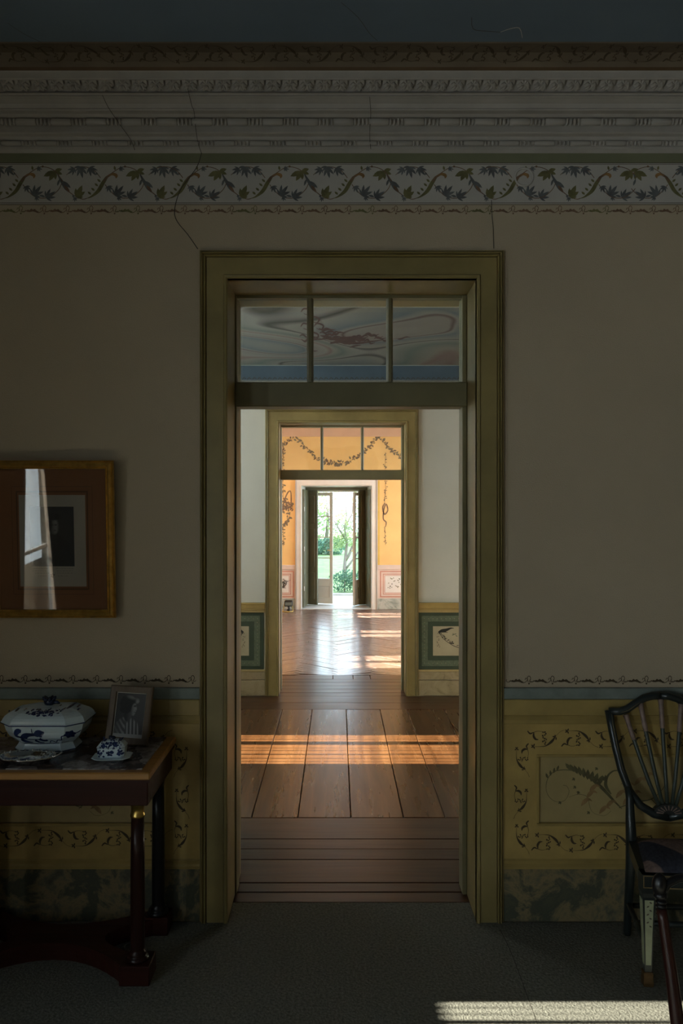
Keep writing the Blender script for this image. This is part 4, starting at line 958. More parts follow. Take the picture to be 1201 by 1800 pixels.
LP = [(.154, .118, .053, .106), (.158, .122, .054, .109), (.158, .122, .054, .114), (.155, .119, .053, .117), (.152, .116, .052, .125), (.146, .110, .050, .134), (.136, .101, .048, .142), (.122, .089, .044, .149), (.10, .070, .037, .1545), (.07, .048, .026, .158), (.02, .014, .008, .160)]
def knob1(mb, zt, s):
    mb.ball((0, 0, zt+.012*s), (.022*s, .015*s, .016*s), 10, 6)
    for i in range(5):
        a = i*1.25; mb.tube([(0, 0, zt+.012*s), (.020*math.cos(a)*s, .013*math.sin(a)*s, zt+.026*s), (.026*math.cos(a)*s, .016*math.sin(a)*s, zt+.034*s)], [.009*s, .008*s, .002*s], 6)
    mb.tube([(.01*s, 0, zt+.010*s), (.032*s, -.004*s, zt+.012*s), (.042*s, -.006*s, zt+.008*s)], [.008*s, .007*s, .003*s], 6)
def deco1(P, L):
    # a leaping lion-dog with a plumed tail, ribbon and blossom (units: metres on the front face, from the photo)
    k = .317/1060*1.16; f = lambda x, y: ((x-505)*k, .110-(y-385)*k*.92)
    S = Sub(P, f, k)
    S.ribbon('cobalt', [(300, 540, 20), (350, 515, 70), (420, 520, 80), (480, 520, 80), (530, 530, 60)])
    S.ribbon('cobalt', [(260, 520, 20), (262, 480, 50), (285, 450, 60), (318, 455, 30)]); S.ribbon('cobalt', [(262, 515, 26), (290, 525, 20), (310, 530, 24)])
    S.ribbon('cobalt', [(470, 520, 40), (490, 475, 66), (530, 475, 60), (562, 465, 14)]); S.ribbon('cobalt', [(310, 550, 34), (335, 580, 40), (385, 600, 22), (420, 602, 8)])
    S.ribbon('cobalt', [(500, 550, 40), (540, 575, 26), (585, 572, 22)]); S.ribbon('cobalt', [(450, 570, 30), (490, 600, 20), (540, 608, 10)])
    S.ribbon('cobalt', [(428, 460, 3), (430, 420, 6), (434, 480, 8)])
    S.ribbon('cobalt', [(600, 610, 8), (620, 578, 10), (650, 590, 10), (672, 600, 10), (690, 570, 10), (735, 565, 12), (742, 520, 12), (775, 512, 10)])
    for a in range(0, 360, 60): S.leaf('cobalt', 818, 505, a, 55, .8)
    S.ribbon('cobalt', [(235, 612, 6), (320, 620, 12), (480, 628, 14), (640, 618, 12), (780, 610, 5)])
    S.ribbon('cobalt', [(860, 505, 6), (890, 495, 10), (915, 475, 4)])
    S2 = Sub(L, lambda x, y: ((x-540)*k, .158-(y-225)*k*.33), k*.8); random.seed(2)
    for i in range(48): S2.leaf('cobalt', random.gauss(550, 90), random.uniform(238, 335), random.uniform(0, 360), random.uniform(34, 64), .6)
    for x, y in ((220, 270), (320, 250), (410, 250), (130, 330), (850, 240), (880, 285)): S2.leaf3('cobalt', x, y, 20, 34)
tureen('tureen', (-1.108, 3.06, TZ), 0, 1.0, 'large blue and white lidded porcelain tureen with a leaping beast on its side', BP, LP, knob1, deco1)
BP2 = [(.150, .100, .03, 0), (.152, .102, .03, .006), (.156, .108, .034, .04), (.162, .114, .036, .085), (.165, .116, .037, .108), (.164, .115, .037, .115)]
LP2 = [(.170, .120, .04, .114), (.172, .122, .04, .120), (.168, .118, .04, .128), (.14, .098, .034, .165), (.10, .07, .026, .19), (.055, .038, .016, .20)]
def knob2(mb, zt, s):
    mb.ball((0, 0, zt+.018*s), (.045*s, .036*s, .024*s), 10, 6); mb.ball((-.02*s, 0, zt+.036*s), (.024*s, .02*s, .014*s), 8, 5)
def deco2(P, L):
    random.seed(6)
    for cx in (-.115, 0, .115):
        for i in range(15): P.leaf('cobalt', cx+random.gauss(0, .018), .06+random.gauss(0, .014), random.uniform(0, 360), .035, .7)
    for i in range(55): L.leaf('cobalt', random.uniform(-.12, .12), random.uniform(.128, .195), random.uniform(0, 360), .036, .6)
tureen('tureen', (-.822, 2.905, TZ+.0125), 0.06, .30, 'small blue and white covered tureen standing on an oval dish', BP2, LP2, knob2, deco2)
mb = MB(); mb.loft([octring(a*.345, b*.345, c*.345, z*.5) for a, b, c, z in ((.12, .08, .04, 0), (.13, .09, .045, .003), (.19, .14, .055, .020), (.196, .146, .056, .025), (.192, .142, .055, .027), (.14, .10, .045, .0245), (.05, .04, .02, .0235))])
o = mb.build('serving_dish', M['porcelain'], loc=(-.822, 2.905, TZ), rot=(0, 0, .06)); tag(o, 'shallow blue rimmed porcelain dish under the small tureen', 'dish')
P = Paint(lambda u, v: (u, v, .01155+.0045*max(0, (abs(v)-.037)/.016)), (0, 0, 1)); random.seed(7)
for i in range(40): P.leaf('cobalt', random.uniform(-.06, .06), random.choice((-1, 1))*random.uniform(.037, .050), random.uniform(0, 360), .010, .7)
P.build('painted_motif', o)
mb = MB(); r = [(x*1.005, y*1.005, z) for x, y, z in octring(.196*.345, .146*.345, .056*.345, .0125)]; mb.tube(r+[r[0]], .0011, 6); mb.build('white_rim', M['porcelain'], o)
# silver dish with a pierced, scalloped rim
mb = MB(); n = 48; rings = []
for (q, z, wv) in ((.55, .012, 0), (.70, .0, 0), (.76, .001, 0), (.84, .010, .0), (.93, .016, .02), (1.0, .021, .05), (.99, .024, .05), (.92, .019, .02), (.83, .0125, 0), (.74, .004, 0), (.0, .0035, 0)):
    rings.append([((q+wv*math.cos(12*2*math.pi*k/n)*.5)*.108*math.cos(2*math.pi*k/n), (q+wv*math.cos(12*2*math.pi*k/n)*.5)*.066*math.sin(2*math.pi*k/n), z) for k in range(n)])
mb.loft(rings[1:], True, True); o = mb.build('silver_dish', M['silver'], loc=(-1.125, 2.875, TZ)); tag(o, 'small oval silver dish with scalloped rim in front of the large tureen', 'dish')
mb = MB()
for k in range(24):
    a = 2*math.pi*k/24; mb.ball((.105*math.cos(a), .064*math.sin(a), .0245), .0036, 6, 4)
q = mb.build('beaded_rim', M['silver'], o); q['kind'] = 'stuff'
for sx in (-1, 1):
    mb = MB(); mb.tube([(sx*.100, -.022, .020), (sx*.124, -.014, .030), (sx*.130, 0, .032), (sx*.124, .014, .030), (sx*.100, .022, .020)], .003, 6); mb.build('handle', M['silver'], o)
# ------------------------------------------------------------------ pictures
def painting(name, w, h, nx, ny, fn, par, loc, rot=(0, 0, 0)):
    """a flat print: fn(u, v) gives the ink at that spot (u right, v up)"""
    vs = [((i/nx-.5)*w, 0, j/ny*h) for j in range(ny+1) for i in range(nx+1)]
    fs = [(j*(nx+1)+i, j*(nx+1)+i+1, (j+1)*(nx+1)+i+1, (j+1)*(nx+1)+i) for j in range(ny) for i in range(nx)]
    me = bpy.data.meshes.new(name); me.from_pydata(vs, [], fs); me.materials.append(M['print'])
    at = me.attributes.new('ink', 'FLOAT_COLOR', 'POINT'); cols = []
    for j in range(ny+1):
        for i in range(nx+1):
            c = fn(i/nx, j/ny); c = c if isinstance(c, tuple) else (c*1.0, c*.96, c*.92); cols += [c[0], c[1], c[2], 1.0]
    at.data.foreach_set('color', cols); o = bpy.data.objects.new(name, me); C.objects.link(o); o.parent = par; o.location = loc; o.rotation_euler = rot; return o
def ss(a, b, x):
    t = min(1, max(0, (x-a)/(b-a))); return t*t*(3-2*t)
def el(x, y, cx, cy, rx, ry, soft=.12, rot=0):
    dx, dy = x-cx, y-cy
    if rot: c, s_ = math.cos(rot), math.sin(rot); dx, dy = dx*c+dy*s_, -dx*s_+dy*c
    d = math.hypot(dx/rx, dy/ry); return 1-ss(1-soft, 1+soft, d)
def girl(u, v):
    x = 440+480*u; y = 890-690*v; c = .062+.03*ss(450, 900, x)
    if y > 838: return .42
    sh = max(el(x, y, 640, 860, 225, 290, .06), el(x, y, 790, 800, 60, 170, .1))*ss(545, 600, y)
    if sh > 0:
        ph = (x-640)*(1.0 if x > 600 else .75)+(y-700)*(-.10 if x > 620 else -.55); st = .5+.5*math.sin(ph/60*2*math.pi)
        c = c*(1-sh)+sh*(.04+.30*ss(.35, .8, st)*ss(380, 700, x)+.05)
    nk = el(x, y, 650, 560, 62, 95, .25); c = c*(1-nk)+nk*.075*(.5+ss(600, 720, x)*1.2)
    fc = max(el(x, y, 728, 440, 52, 105, .15), el(x, y, 775, 440, 14, 28, .4), el(x, y, 735, 528, 22, 22, .4), el(x, y, 765, 478, 12, 14, .5)); c = c*(1-fc)+fc*(.05+.30*ss(660, 770, x))
    for (ex, ey, rx, ry, val) in ((752, 402, 22, 8, .03), (757, 388, 24, 5, .05), (760, 492, 18, 5, .06), (768, 458, 10, 4, .06)):
        e = el(x, y, ex, ey, rx, ry, .5); c = c*(1-e)+e*val
    hr = max(el(x, y, 632, 355, 138, 132, .07), el(x, y, 600, 450, 100, 70, .15), el(x, y, 770, 310, 55, 48, .15)); hr *= 1-el(x, y, 745, 455, 50, 100, .15)
    hv = .018+.20*el(x, y, 690, 262, 75, 26, .9, .2)+.30*el(x, y, 790, 325, 30, 40, .8)+.03*(.5+.5*math.sin(x*.25+y*.1))
    return c*(1-hr)+hr*hv
def man(u, v):
    x = 183+265*u; y = 722-348*v; c = .016+.010*ss(300, 430, x)
    b = max(el(x, y, 330, 660, 105, 110, .2), el(x, y, 330, 590, 60, 60, .3)); c = c*(1-b)+b*(.011+.004*math.sin(x*.3)*math.sin(y*.2))
    f = el(x, y, 328, 490, 30, 44, .2); c = c*(1-f)+f*(.03+.12*ss(300, 345, x)*(1-ss(340, 362, x)))
    for (ex, ey, rx, ry, val) in ((338, 480, 8, 4, .02), (318, 480, 7, 4, .02), (333, 512, 8, 3, .03), (340, 497, 4, 8, .13)):
        e = el(x, y, ex, ey, rx, ry, .6); c = c*(1-e)+e*val
    h = max(el(x, y, 320, 432, 46, 22, .2), el(x, y, 300, 470, 16, 50, .3)); c = c*(1-h)+h*.008
    l = el(x, y, 245, 580, 30, 8, .6, .5); return c+l*.08
# engraving in a gilt frame, tipped forward from the wall
PW, PH = .500, .632
E = empty('framed_engraving', (U(95, 3.215), 3.222, V(1085, 3.222))); E.rotation_euler = (math.radians(3.2), 0, 0)
tag(E, 'gilt framed engraving of a man in a cap hanging over the console table', 'picture')
def fr(w, h, prof, m, par, name='frame_moulding'):
    """mitred frame: prof = (distance inwards from the outer edge, forward)"""
    cs = [(-w/2, 0, 1, 1), (w/2, 0, -1, 1), (w/2, h, -1, -1), (-w/2, h, 1, -1)]
    for i in range(4):
        m1 = MB(); rs = []
        for (x, z, dx, dz) in (cs[i], cs[(i+1) % 4]): rs.append([(x+dx*t, -q, z+dz*t) for t, q in prof])
        m1.loft(rs); m1.build(name, m, par)
fr(PW, PH, [(0, 0), (0, .014), (.003, .018), (.006, .014), (.009, .020), (.017, .024), (.024, .019), (.026, .014), (.029, .017), (.032, .015), (.034, .006), (.034, 0)], M['gilt'], E)
mb = MB(); mb.box(-PW/2+.008, PW/2-.008, -.001, .0035, .008, PH-.008); mb.build('backboard', M['giltdark'], E)
sx = lambda px: (px-95)*PW/222; sz = lambda py: (1085-py)*PH/271
mb = MB(); mb.box(-PW/2+.03, PW/2-.03, -.004, -.002, .03, PH-.03); mb.build('mount', M['mat_brown'], E)
P = Paint(lambda u, v: (sx(u), -.0046, sz(v)))
def rect(mat, a, b, c, d, t):
    for q in (((a, c), (b, c), (b, c+t), (a, c+t)), ((a, d-t), (b, d-t), (b, d), (a, d)), ((a, c+t), (a+t, c+t), (a+t, d-t), (a, d-t)), ((b-t, c+t), (b, c+t), (b, d-t), (b-t, d-t))): P.poly(mat, q)
rect('mat_line', 23, 167, 858, 1045, .8); rect('mat_line', 31, 159, 866, 1037, 2.5)
P.build('mount_rule', E)
mb = MB(); mb.box(sx(36), sx(154), -.0055, -.004, sz(1031), sz(873)); mb.build('paper', M['paper'], E)
painting('engraved_portrait', sx(133.5)-sx(55), sz(893)-sz(996), 60, 80, man, E, ((sx(133.5)+sx(55))/2, -.006, sz(996)))
P = Paint(lambda u, v: (sx(u), -.0060, sz(v))); random.seed(9)
for (y, a, b) in ((1000, 60, 86), (1000, 100, 128), (1004, 58, 84), (1004, 101, 130), (1008, 62, 86), (1008, 102, 127), (1013, 68, 84), (1013, 103, 118)):
    x = a
    while x < b: w_ = random.uniform(2, 5); P.ribbon('inkgrey', [(x, y, .35), (x+w_*.5, y-.3, .5), (x+w_, y, .3)], 2); x += w_+1.3
for i in range(5): P.leaf('inkgrey', 94, 1012, 30+60*i, 4.6, .6)
P.build('caption_lines', E)
mb = MB(); mb.box(-PW/2+.03, PW/2-.03, -.0105, -.009, .03, PH-.03); mb.build('glass_sheet', M['picglass'], E)
# photograph in a walnut frame standing on the table
Q = empty('framed_photograph', (U(223, 3.085), 3.085, TZ+.001), 0); Q.rotation_euler = (math.radians(-14), 0, math.radians(-14))
tag(Q, 'walnut framed black and white photograph of a girl standing on the marble top', 'picture')
qw, qh = .180, .222
fr(qw, qh, [(0, 0), (0, .012), (.004, .015), (.024, .013), (.026, .008), (.026, 0)], M['framewood'], Q)
mb = MB(); mb.box(-qw/2+.01, qw/2-.01, -.001, .004, .01, qh-.01); mb.build('backboard', M['blackwood'], Q)
mb = MB(); mb.box(-qw/2+.024, qw/2-.024, -.004, -.002, .024, qh-.024); mb.build('white_slip', M['whitecard'], Q)
painting('photograph', qw-.052-.006, qh-.052-.004, 80, 112, girl, Q, (0, -.0048, .027))
mb = MB(); mb.prism([(-.03, .02), (.03, .02), (.012, .17), (-.012, .17)], .004, .008, 'y'); s = mb.build('easel_back', M['blackwood'], Q); s.location = (0, .0, 0)
mb = MB(); mb.tube([(0, .006, .15), (0, .066, .018)], .008, 6); mb.build('easel_strut', M['blackwood'], Q)
# ------------------------------------------------------------------ shield-back chair
K = empty('shield_back_chair', (1.262, 2.785, .002), math.radians(-4)); tag(K, 'dark painted shield back side chair with striped velvet seat beside the dado', 'chair')
def kp(mb, name, m, par=K): return mb.build(name, m, par)
SZ = .395; FW, RW, DP = .200, .148, .285           # rail top, half widths front and rear, depth
for s in (-1, 1):
    # front leg: square, tapering, pale panels on dark arrises, brass foot
    mb = MB(); x = s*(FW-.024); w0, w1 = .0215, .0125
    rings = [[(x-w, -w, z), (x+w, -w, z), (x+w, w, z), (x-w, w, z)] for w, z in ((w1*1.15, 0), (w1*1.15, .035), (w1*.95, .05), (w0, .315), (w0*1.12, .33), (w0*1.12, SZ))]
    mb.loft(rings); lg = kp(mb, 'leg', M['chairpaint'])
    for (ax, sg) in (('f', 1), ('l', -1), ('r', 1)):
        mb = MB(); zz = (.075, .305); q = []
        for z in zz:
            w = w1*.95+(w0-w1*.95)*(z-.05)/.265
            if ax == 'f': q.append([(x-w*.72, -w-.0012, z), (x+w*.72, -w-.0012, z), (x+w*.72, -w+.001, z), (x-w*.72, -w+.001, z)])
            else: q.append([(x+sg*(w-.001), -w*.72, z), (x+sg*(w+.0012), -w*.72, z), (x+sg*(w+.0012), w*.72, z), (x+sg*(w-.001), w*.72, z)])
        if ax == 'f':
            q[0] = [(p[0], p[1], p[2]) for p in q[0]]
        mb.loft(q); kp(mb, 'leg_panel', M['chaircream'], lg)
    mb = MB(); P = Paint(lambda u, v: (x+u, -w0-.0022+.0115*(.305-v)/.265*.9, v)); 
    for i in range(7): P.leaf('inkgrey', 0, .30-.014*i, 90+(60 if i % 2 else -60), .011, .5)
    P.build('painted_husk', lg)
    mb = MB(); mb.loft([[(x-w, -w, z), (x+w, -w, z), (x+w, w, z), (x-w, w, z)] for w, z in ((.0165, 0), (.0170, .012), (.0155, .035), (.0165, .045), (.0135, .05))]); kp(mb, 'brass_foot', M['giltdark'], lg)
    # rear leg sweeping up into the back post
    mb = MB(); xr = s*RW; mb.tube([(xr, DP+.056, 0), (xr, DP+.055, .012), (xr, DP+.035, .14), (xr, DP+.005, .30), (xr, DP, .40), (xr*1.0, DP+.012, .47), (xr*.98, DP+.03, .54), (xr*1.02, DP+.04, .585)], [.015, .015, .017, .020, .021, .019, .015, .012], 8); kp(mb, 'leg', M['chairpaint'])
def rail(name, pts, hgt, th):
    mb = MB(); mb.prism(pts, SZ-hgt, SZ, 'z'); return kp(mb, name, M['chairpaint'])
rail('seat_rail', [(-FW, -.024), (FW, -.024), (FW, .012), (-FW, .012)], .048, 0)
rail('seat_rail', [(-FW, .0), (-FW+.03, .0), (-RW+.02, DP), (-RW-.012, DP)], .048, 0); rail('seat_rail', [(FW-.03, 0), (FW, 0), (RW+.012, DP), (RW-.02, DP)], .048, 0)
rail('seat_rail', [(-RW, DP-.02), (RW, DP-.02), (RW, DP+.015), (-RW, DP+.015)], .048, 0)
P = Paint(lambda u, v: (u, -.0252, v))
for v in (SZ-.004, SZ-.045): P.poly('chairline', [(-FW+.052, v-.0016), (FW-.052, v-.0016), (FW-.052, v+.0016), (-FW+.052, v+.0016)])
for s in (-1, 1):
    a, b = sorted((s*(FW-.003), s*(FW-.046)))
    for (u0, u1, v0, v1) in ((a, b, SZ-.003, SZ-.006), (a, b, SZ-.043, SZ-.046), (a, a+.003, SZ-.046, SZ-.003), (b-.003, b, SZ-.046, SZ-.003)): P.poly('chairline', [(u0, v0), (u1, v0), (u1, v1), (u0, v1)])
P.build('gilt_lines', K)
# cushion: domed, striped diagonally
def seatz(a, b_): return SZ+.004+.038*(1-(abs(a)*1.0)**3.2)**.6*(1-(abs(b_))**3.2)**.6 if abs(a) < 1 and abs(b_) < 1 else SZ+.004
mb = MB(); n = 28
def sp(i, j):
    a = i/n*2-1; b_ = j/n*2-1; hw = FW-.014+(RW-FW)*(b_+1)/2
    return (a*hw, (b_+1)/2*(DP-.02)-.012, seatz(a, b_))
mb.add([sp(i, j) for j in range(n+1) for i in range(n+1)], [(j*(n+1)+i, j*(n+1)+i+1, (j+1)*(n+1)+i+1, (j+1)*(n+1)+i) for j in range(n) for i in range(n)], True)
kp(mb, 'seat_cushion', M['striped'])
for (y, z) in ((.17, .13),):
    mb = MB(); mb.tube([(-FW+.03, y, z), (FW-.03, y, z)], .011, 8); kp(mb, 'stretcher', M['chairpaint'])
for s in (-1, 1):
    mb = MB(); mb.tube([(s*(FW-.024), 0, z), (s*RW, DP+.036, z)], .011, 8); kp(mb, 'stretcher', M['chairpaint'])
mb = MB(); mb.tube([(-RW, DP+.04, .12), (RW, DP+.04, .12)], .011, 8); kp(mb, 'stretcher', M['chairpaint'])
# shield: an outline in the leaning plane of the back
def bk(x, z): return (x, DP+.022+(z-.45)*.20+.10*(x/.22)**2*.25, z)
half = [(0, .926), (.030, .924), (.066, .914), (.100, .892), (.130, .870), (.160, .859), (.200, .857)]
low = [(.200, .862), (.193, .80), (.181, .72), (.165, .64), (.140, .565), (.102, .512), (.053, .484), (0, .474)]
for s in (-1, 1):
    mb = MB(); mb.tube([bk(s*x, z) for x, z in half], [.0155]*len(half), 10); kp(mb, 'crest_rail', M['chairpaint'])
    mb = MB(); mb.tube([bk(s*x, z) for x, z in low], [.0165, .0155, .0155, .0155, .0155, .016, .017, .017], 10); kp(mb, 'shield_rail', M['chairpaint'])
    P = Paint(lambda u, v: (lambda p: (p[0], p[1]-.0145, p[2]))(bk(u, v)))
    P.ribbon('chairline', [(s*x*.985, z, .0016) for x, z in half], 3); P.ribbon('chairline', [(s*(x-.004), z, .0016) for x, z in low[:-2]], 3); P.build('gilt_lines', K)
for i, (xt, zt, xb) in enumerate(((-.138, .850, -.030), (-.080, .896, -.016), (0, .914, 0), (.080, .896, .016), (.138, .850, .030))):
    zb = .512; pts = []
    for q in (0, .25, .5, .72, 1):
        x = xb+(xt-xb)*(q**.85 if xt else 0); z = zb+(zt-zb)*q; pts.append(bk(x, z))
    mb = MB(); mb.tube(pts, [.0075, .0078, .0078, .0085, .007], 8); sp_ = kp(mb, 'spindle', M['spindle'])
    mb = MB(); a = Vector(pts[4]); c = Vector(pts[3]); d = a-c
    mb.tube([c, c+d*.15, c+d*.4, c+d*.8, a-d*.02], [.0088, .0105, .0095, .0100, .0125], 8); kp(mb, 'carved_drapery', M['drapery'], sp_)
mb = MB(); p = bk(0, .500); n = 13
vs = [bk(.058*math.cos(math.pi*i/(n-1)), .487+.038*math.sin(math.pi*i/(n-1))) for i in range(n)]
mb.add([(x, y-.014, z) for x, y, z in vs]+[(x, y+.010, z) for x, y, z in vs], [tuple(range(n-1, -1, -1)), tuple(range(n, 2*n))]+[(i, (i+1) % n, n+(i+1) % n, n+i) for i in range(n)]); kp(mb, 'fan_rosette', M['chairpaint'])
P = Paint(lambda u, v: (lambda q: (q[0], q[1]-.0155, q[2]))(bk(u, v)))
for i in range(9):
    a = math.pi*(i+.5)/9; P.ribbon('drapery', [(.022*math.cos(a), .489+.014*math.sin(a), .003), (.048*math.cos(a), .489+.031*math.sin(a), .005)], 2)
P.build('painted_fan', K)
# ------------------------------------------------------------------ near chair, only its back post and crest rail in view
N = empty('mahogany_chair', (.90, 1.40, .003)); tag(N, 'dark mahogany chair whose turned back post stands nearest the viewer', 'chair')
nx = lambda x: x-.90; ny = lambda y: y-1.40
for s in (1, -1):
    def m_(x): return nx(x)*s
    mb = MB(); mb.tube([(m_(.70), .205, 0), (m_(.70), .205, .012), (m_(.698), .19, .20), (m_(.694), .185, .44), (m_(.688), .20, .58), (m_(.679), .225, .72), (m_(.671), .245, .815), (m_(.669), .248, .833)], [.013, .013, .015, .0165, .0145, .0125, .0108, .0105], 12); pst = mb.build('back_post', M['mahogany'], N)
    mb = MB()
    for i in range(5): mb.lathe([(.0095, -.004), (.0115, 0), (.0095, .004)], (m_(.670)-.0004*i*s, .249, .822+.0085*i), 12)
    mb.build('reeded_collar', M['blackwood'], pst)
    mb = MB(); mb.ball((m_(.6665), .25, .880), (.0155, .0150, .026), 12, 8); mb.lathe([(.010, 0), (.0145, .006), (.012, .016)], (m_(.668), .25, .852), 12); mb.build('post_knop', M['blackwood'], pst)
    mb = MB(); mb.tube([(m_(.72), -.20, 0), (m_(.715), -.20, .42)], [.013, .019], 12); mb.build('leg', M['mahogany'], N)
pts = [(-.233, .25, .848), (-.228, .25, .868), (-.215, .252, .884), (-.195, .254, .892), (-.15, .258, .896), (-.08, .265, .899), (0, .27, .90)]
pts = pts+[(-x, y, z) for x, y, z in pts[-2::-1]]
mb = MB(); mb.tube(pts, [.006, .0085, .0088, .0085, .009, .0095, .010, .0095, .009, .0085, .0088, .0085, .006], 10); mb.build('crest_rail', M['blackwood'], N)
mb = MB(); mb.tube([(-.205, .20, .60), (0, .23, .61), (.205, .20, .60)], .010, 8); mb.build('cross_rail', M['mahogany_x'], N)
mb = MB(); mb.prism([(-.20, .20), (.20, .20), (.215, -.22), (-.215, -.22)], .405, .445, 'z'); mb.build('seat', M['velvet'], N)
for z in (.18,):
    mb = MB(); mb.tube([(-.19, -.2, z), (.19, -.2, z)], .009, 8); mb.build('stretcher', M['mahogany_x'], N)
# ------------------------------------------------------------------ curtains of the left window, seen only in the picture glass
def curtain(name, y_top0, y_top1, y_bot0, y_bot1, label):
    mb = MB(); n = 44; m = 10; vs = []
    for j in range(m+1):
        t = j/m; z = .02+(2.93-.02)*t
        for i in range(n+1):
            u = i/n; y = (y_bot0+(y_top0-y_bot0)*t)*(1-u)+(y_bot1+(y_top1-y_bot1)*t)*u
            vs.append((XL+.10+.025*math.sin(u*38)+.01*math.sin(u*11+t*3), y, z))
    mb.add(vs, [(j*(n+1)+i, j*(n+1)+i+1, (j+1)*(n+1)+i+1, (j+1)*(n+1)+i) for j in range(m) for i in range(n)], True)
    o = mb.build(name, M['curtain']); tag(o, label, 'curtain', None)
curtain('curtain', .35, 1.12, .80, 1.12, 'taupe curtain drawn from the near side of the tall left window')
curtain('curtain', -.62, .33, -.62, -.10, 'taupe curtain drawn from the rear side of the tall left window')
mb = MB(); mb.tube([(XL+.10, -.75, 2.96), (XL+.10, 1.25, 2.96)], .014, 10); cr_ = mb.build('curtain_rod', M['brass']); tag(cr_, 'brass curtain rod over the tall left window', 'rod')
for y in (-.75, 1.25):
    mb = MB(); mb.ball((0, 0, 0), .028, 10, 6); mb.build('finial', M['brass'], cr_, (XL+.10, y, 2.96))
for y in (-.68, 1.18):
    mb = MB(); mb.tube([(XL+.001, y, 2.96), (XL+.10, y, 2.96)], .008, 8); mb.build('bracket', M['brass'], cr_)
# ------------------------------------------------------------------ small heater in the far room
hx, hy = U(506, 13.55), 13.60
Hh = empty('floor_heater', (hx, hy, 0)); tag(Hh, 'small black heater in a yellow tubular stand on the far floor', 'heater')
for s in (-1, 1):
    mb = MB(); mb.tube([(s*.085, -.09, .010), (s*.085, .05, .010), (s*.078, .075, .03), (s*.06, .085, .16), (s*.05, .07, .185)], .008, 8); mb.build('tube_leg', M['yellowmetal'], Hh)
mb = MB(); mb.tube([(-.085, -.09, .010), (0, -.11, .010), (.085, -.09, .010)], .008, 8); mb.build('tube_foot', M['yellowmetal'], Hh)
mb = MB(); mb.box(-.062, .078, -.03, .06, .085, .185, .012); hb_ = mb.build('housing', M['blackplastic'], Hh); hb_.rotation_euler = (-.12, 0, 0)
mb = MB(); mb.box(-.05, .066, -.036, -.028, .10, .155, .003); mb.build('screen', M['greyplastic'], hb_)
mb = MB(); mb.box(-.045, .07, -.02, .05, .185, .193, .003); mb.build('top_handle', M['blackplastic'], hb_)
mb = MB(); mb.tube([(0, 0, .012), (.02, 0, .05), (.01, 0, .09)], [.03, .018, .022], 8); mb.build('pivot', M['blackplastic'], Hh)
# ------------------------------------------------------------------ garden
random.seed(31)
mb = MB(); nx_, ny_ = 24, 40
def gz(x, y): return -.05+.33*ss(17.2, 26, y)*1.0+.02*math.sin(x*1.3+y*.7)*ss(17, 19, y)
mb.add([(-16+32*i/nx_, 16.9+45*j/ny_, gz(-16+32*i/nx_, 16.9+45*j/ny_)) for j in range(ny_+1) for i in range(nx_+1)], [(j*(nx_+1)+i, j*(nx_+1)+i+1, (j+1)*(nx_+1)+i+1, (j+1)*(nx_+1)+i) for j in range(ny_) for i in range(nx_)], True)
struct(mb.build('lawn', M['lawn']), 'sunny green lawn beyond the garden path')
slab('path', M['gravel'], -16, 16, Y3+.84, 16.75, -.15, -.05, 'pale gravel path outside the garden door')
mb = MB(); random.seed(77); mb.box(-8.6, -7.9, 15.0, 46, -.05, 5.2)  # added out of view to keep direct sun off the garden
hg = struct(mb.build('sun_block_wall', M['kerb']), 'unseen high wall added left of the lawn to block the sun')
mb = MB(); mb.box(-6.4, -6.0, -7.5, -1.0, -.05, 5.0); struct(mb.build('sun_block_wall', M['kerb']), 'unseen high wall added to block the sun from the rear left window')  # added out of view; stops sun entering the rear left window
slab('kerb', M['kerb'], -16, 16, 16.75, 16.92, -.15, -.01, 'grey stone kerb between path and lawn')
slab('ground', M['gravel'], -60, XL-.35, -20, 40, -.3, -.15, 'pale gravel ground along the left side of the house')
slab('ground', M['gravel'], XR+.3, 60, -20, 40, -.3, -.15, 'pale gravel ground along the right side of the house')
def leafcloud(mb, c, r, n, size, shell=.35):
    for _ in range(n):
        while True:
            p = Vector((random.uniform(-1, 1), random.uniform(-1, 1), random.uniform(-1, 1)))
            if shell < p.length < 1: break
        p = Vector((c[0]+p.x*r[0], c[1]+p.y*r[1], c[2]+p.z*r[2])); a = Vector((random.gauss(0, 1), random.gauss(0, 1), random.gauss(0, 1))).normalized()
        b_ = a.orthogonal().normalized(); s = size*random.uniform(.6, 1.3); q = a.cross(b_)*.28
        mb.add([p-b_*s*.5, p+q*s, p+b_*s*.5, p-q*s], [(0, 1, 2, 3)])
def plant(name, label, cat, base, trunk, clouds, m, size, group=None, m2=None):
    root = empty(name, base); tag(root, label, cat, group)
    for i, (pts, rad) in enumerate(trunk):
        mb = MB(); mb.tube(pts, rad, 8); mb.build('trunk' if i == 0 else 'branch', M['bark'], root)
    for k, mats in enumerate((m, m2)):
        if not mats: continue
        mb = MB()
        for (c, r, n) in (clouds if not m2 else clouds[k]): leafcloud(mb, c, r, n, size)
        o = mb.build('foliage', M[mats], root); o['kind'] = 'stuff'
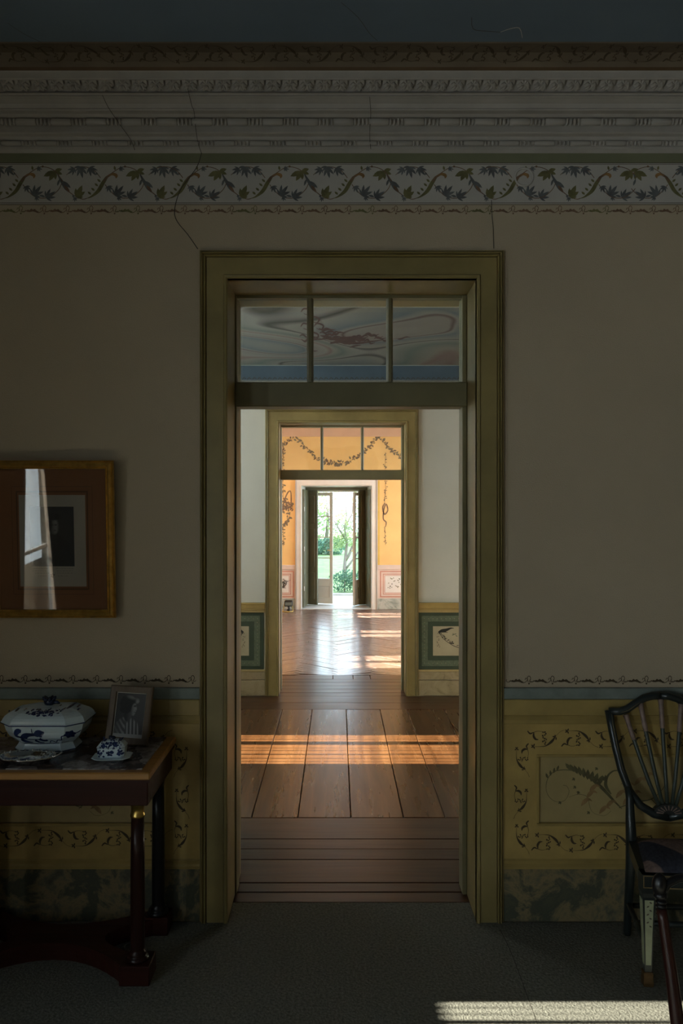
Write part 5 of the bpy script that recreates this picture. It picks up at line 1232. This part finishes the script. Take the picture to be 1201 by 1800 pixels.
# clipped dark bush at the kerb
plant('garden_bush', 'low blue green bush at the edge of the path beside the tree', 'bush', (.15, 17.5, -.03), [([(0, 0, 0), (0, 0, .25)], [.02, .01])],
      [((-.1, 0, .20), (.30, .28, .22), 500), ((.28, .05, .22), (.28, .28, .24), 500), ((.06, .1, .32), (.24, .24, .16), 300), ((.6, 0, .18), (.3, .28, .2), 300)], 'leafdark', .055)
def tb(px, py, Y, base): return (U(px, Y)-base[0], Y-base[1], V(py, Y)-base[2])
tbase = (U(605, 20), 20.0, .06)
plant('garden_tree', 'small forked tree with twiggy crown seen through the garden door', 'tree', tbase,
      [([(0, 0, 0), tb(606, 995, 20, tbase), tb(608, 975, 20, tbase), tb(610, 955, 20, tbase), tb(606, 930, 20, tbase), tb(609, 905, 20, tbase), tb(607, 880, 20, tbase)], [.055, .042, .038, .032, .026, .02, .014]),
       ([tb(608, 985, 20, tbase), tb(614, 975, 20, tbase), tb(622, 955, 20, tbase), tb(634, 930, 20, tbase), tb(645, 900, 20.3, tbase)], [.034, .034, .03, .024, .014]),
       ([tb(608, 1000, 20, tbase), tb(616, 990, 20, tbase), tb(630, 970, 20, tbase)], [.028, .024, .02]),
       ([tb(609, 950, 20, tbase), tb(596, 930, 19.8, tbase), tb(588, 915, 19.7, tbase)], [.03, .02, .012]),
       ([tb(607, 925, 20, tbase), tb(618, 905, 20.2, tbase), tb(622, 880, 20.2, tbase)], [.025, .02, .012])],
      [[(tb(598, 930, 20, tbase), (.30, .4, .5), 1100), (tb(616, 938, 20, tbase), (.24, .4, .35), 600), (tb(592, 955, 19.8, tbase), (.18, .3, .22), 300)],
       [(tb(602, 890, 20.3, tbase), (.42, .6, .40), 700), (tb(612, 868, 20.4, tbase), (.6, .6, .45), 600), (tb(590, 880, 20, tbase), (.25, .5, .4), 300)]], 'leafy', .05, None, 'blossom')
bk_ = [(-2.2, 27, 1.0, 1.3, 'pale broad bush behind the lawn, leftmost through the door'), (-.35, 27.5, .62, .55, 'small blue green bush beyond the lawn left of the tree trunk'), (-1.25, 29, .9, .8, 'pale bush beyond the lawn behind the left glazed leaf')]
for i, (x, y, r, h, lb) in enumerate(bk_):
    plant('garden_shrub', lb, 'shrub', (x, y, .25), [([(0, 0, 0), (0, 0, h*.6)], [.04, .02])], [((0, 0, h*.5), (r, .6, h*.6), 900)], 'leafdark' if i == 1 else 'leafy', .12, 'shrubs beyond the lawn')
for i, (x, y, z, r, h, n, lb) in enumerate(((-2.6, 33, 2.0, 1.6, 1.6, 1500, 'pale sunlit tree far beyond the lawn, left of the doorway view'), (-.55, 37, 2.3, 1.0, 1.8, 1100, 'pale tall tree far beyond the lawn behind the left glazed leaf'), (2.6, 36, 2.4, 2.2, 2.0, 1400, 'pale tree far beyond the lawn behind the right glazed leaf'))):
    plant('background_tree', lb, 'tree', (x, y, .28), [([(0, 0, 0), (.1, 0, z*.5), (0, 0, z)], [.09, .07, .03])], [((0, 0, z), (r, 1.2, h), n), ((-.8, 0, z-.7), (r*.6, 1, h*.6), n//3)], 'leafpale', .17, 'pale trees far beyond the lawn')
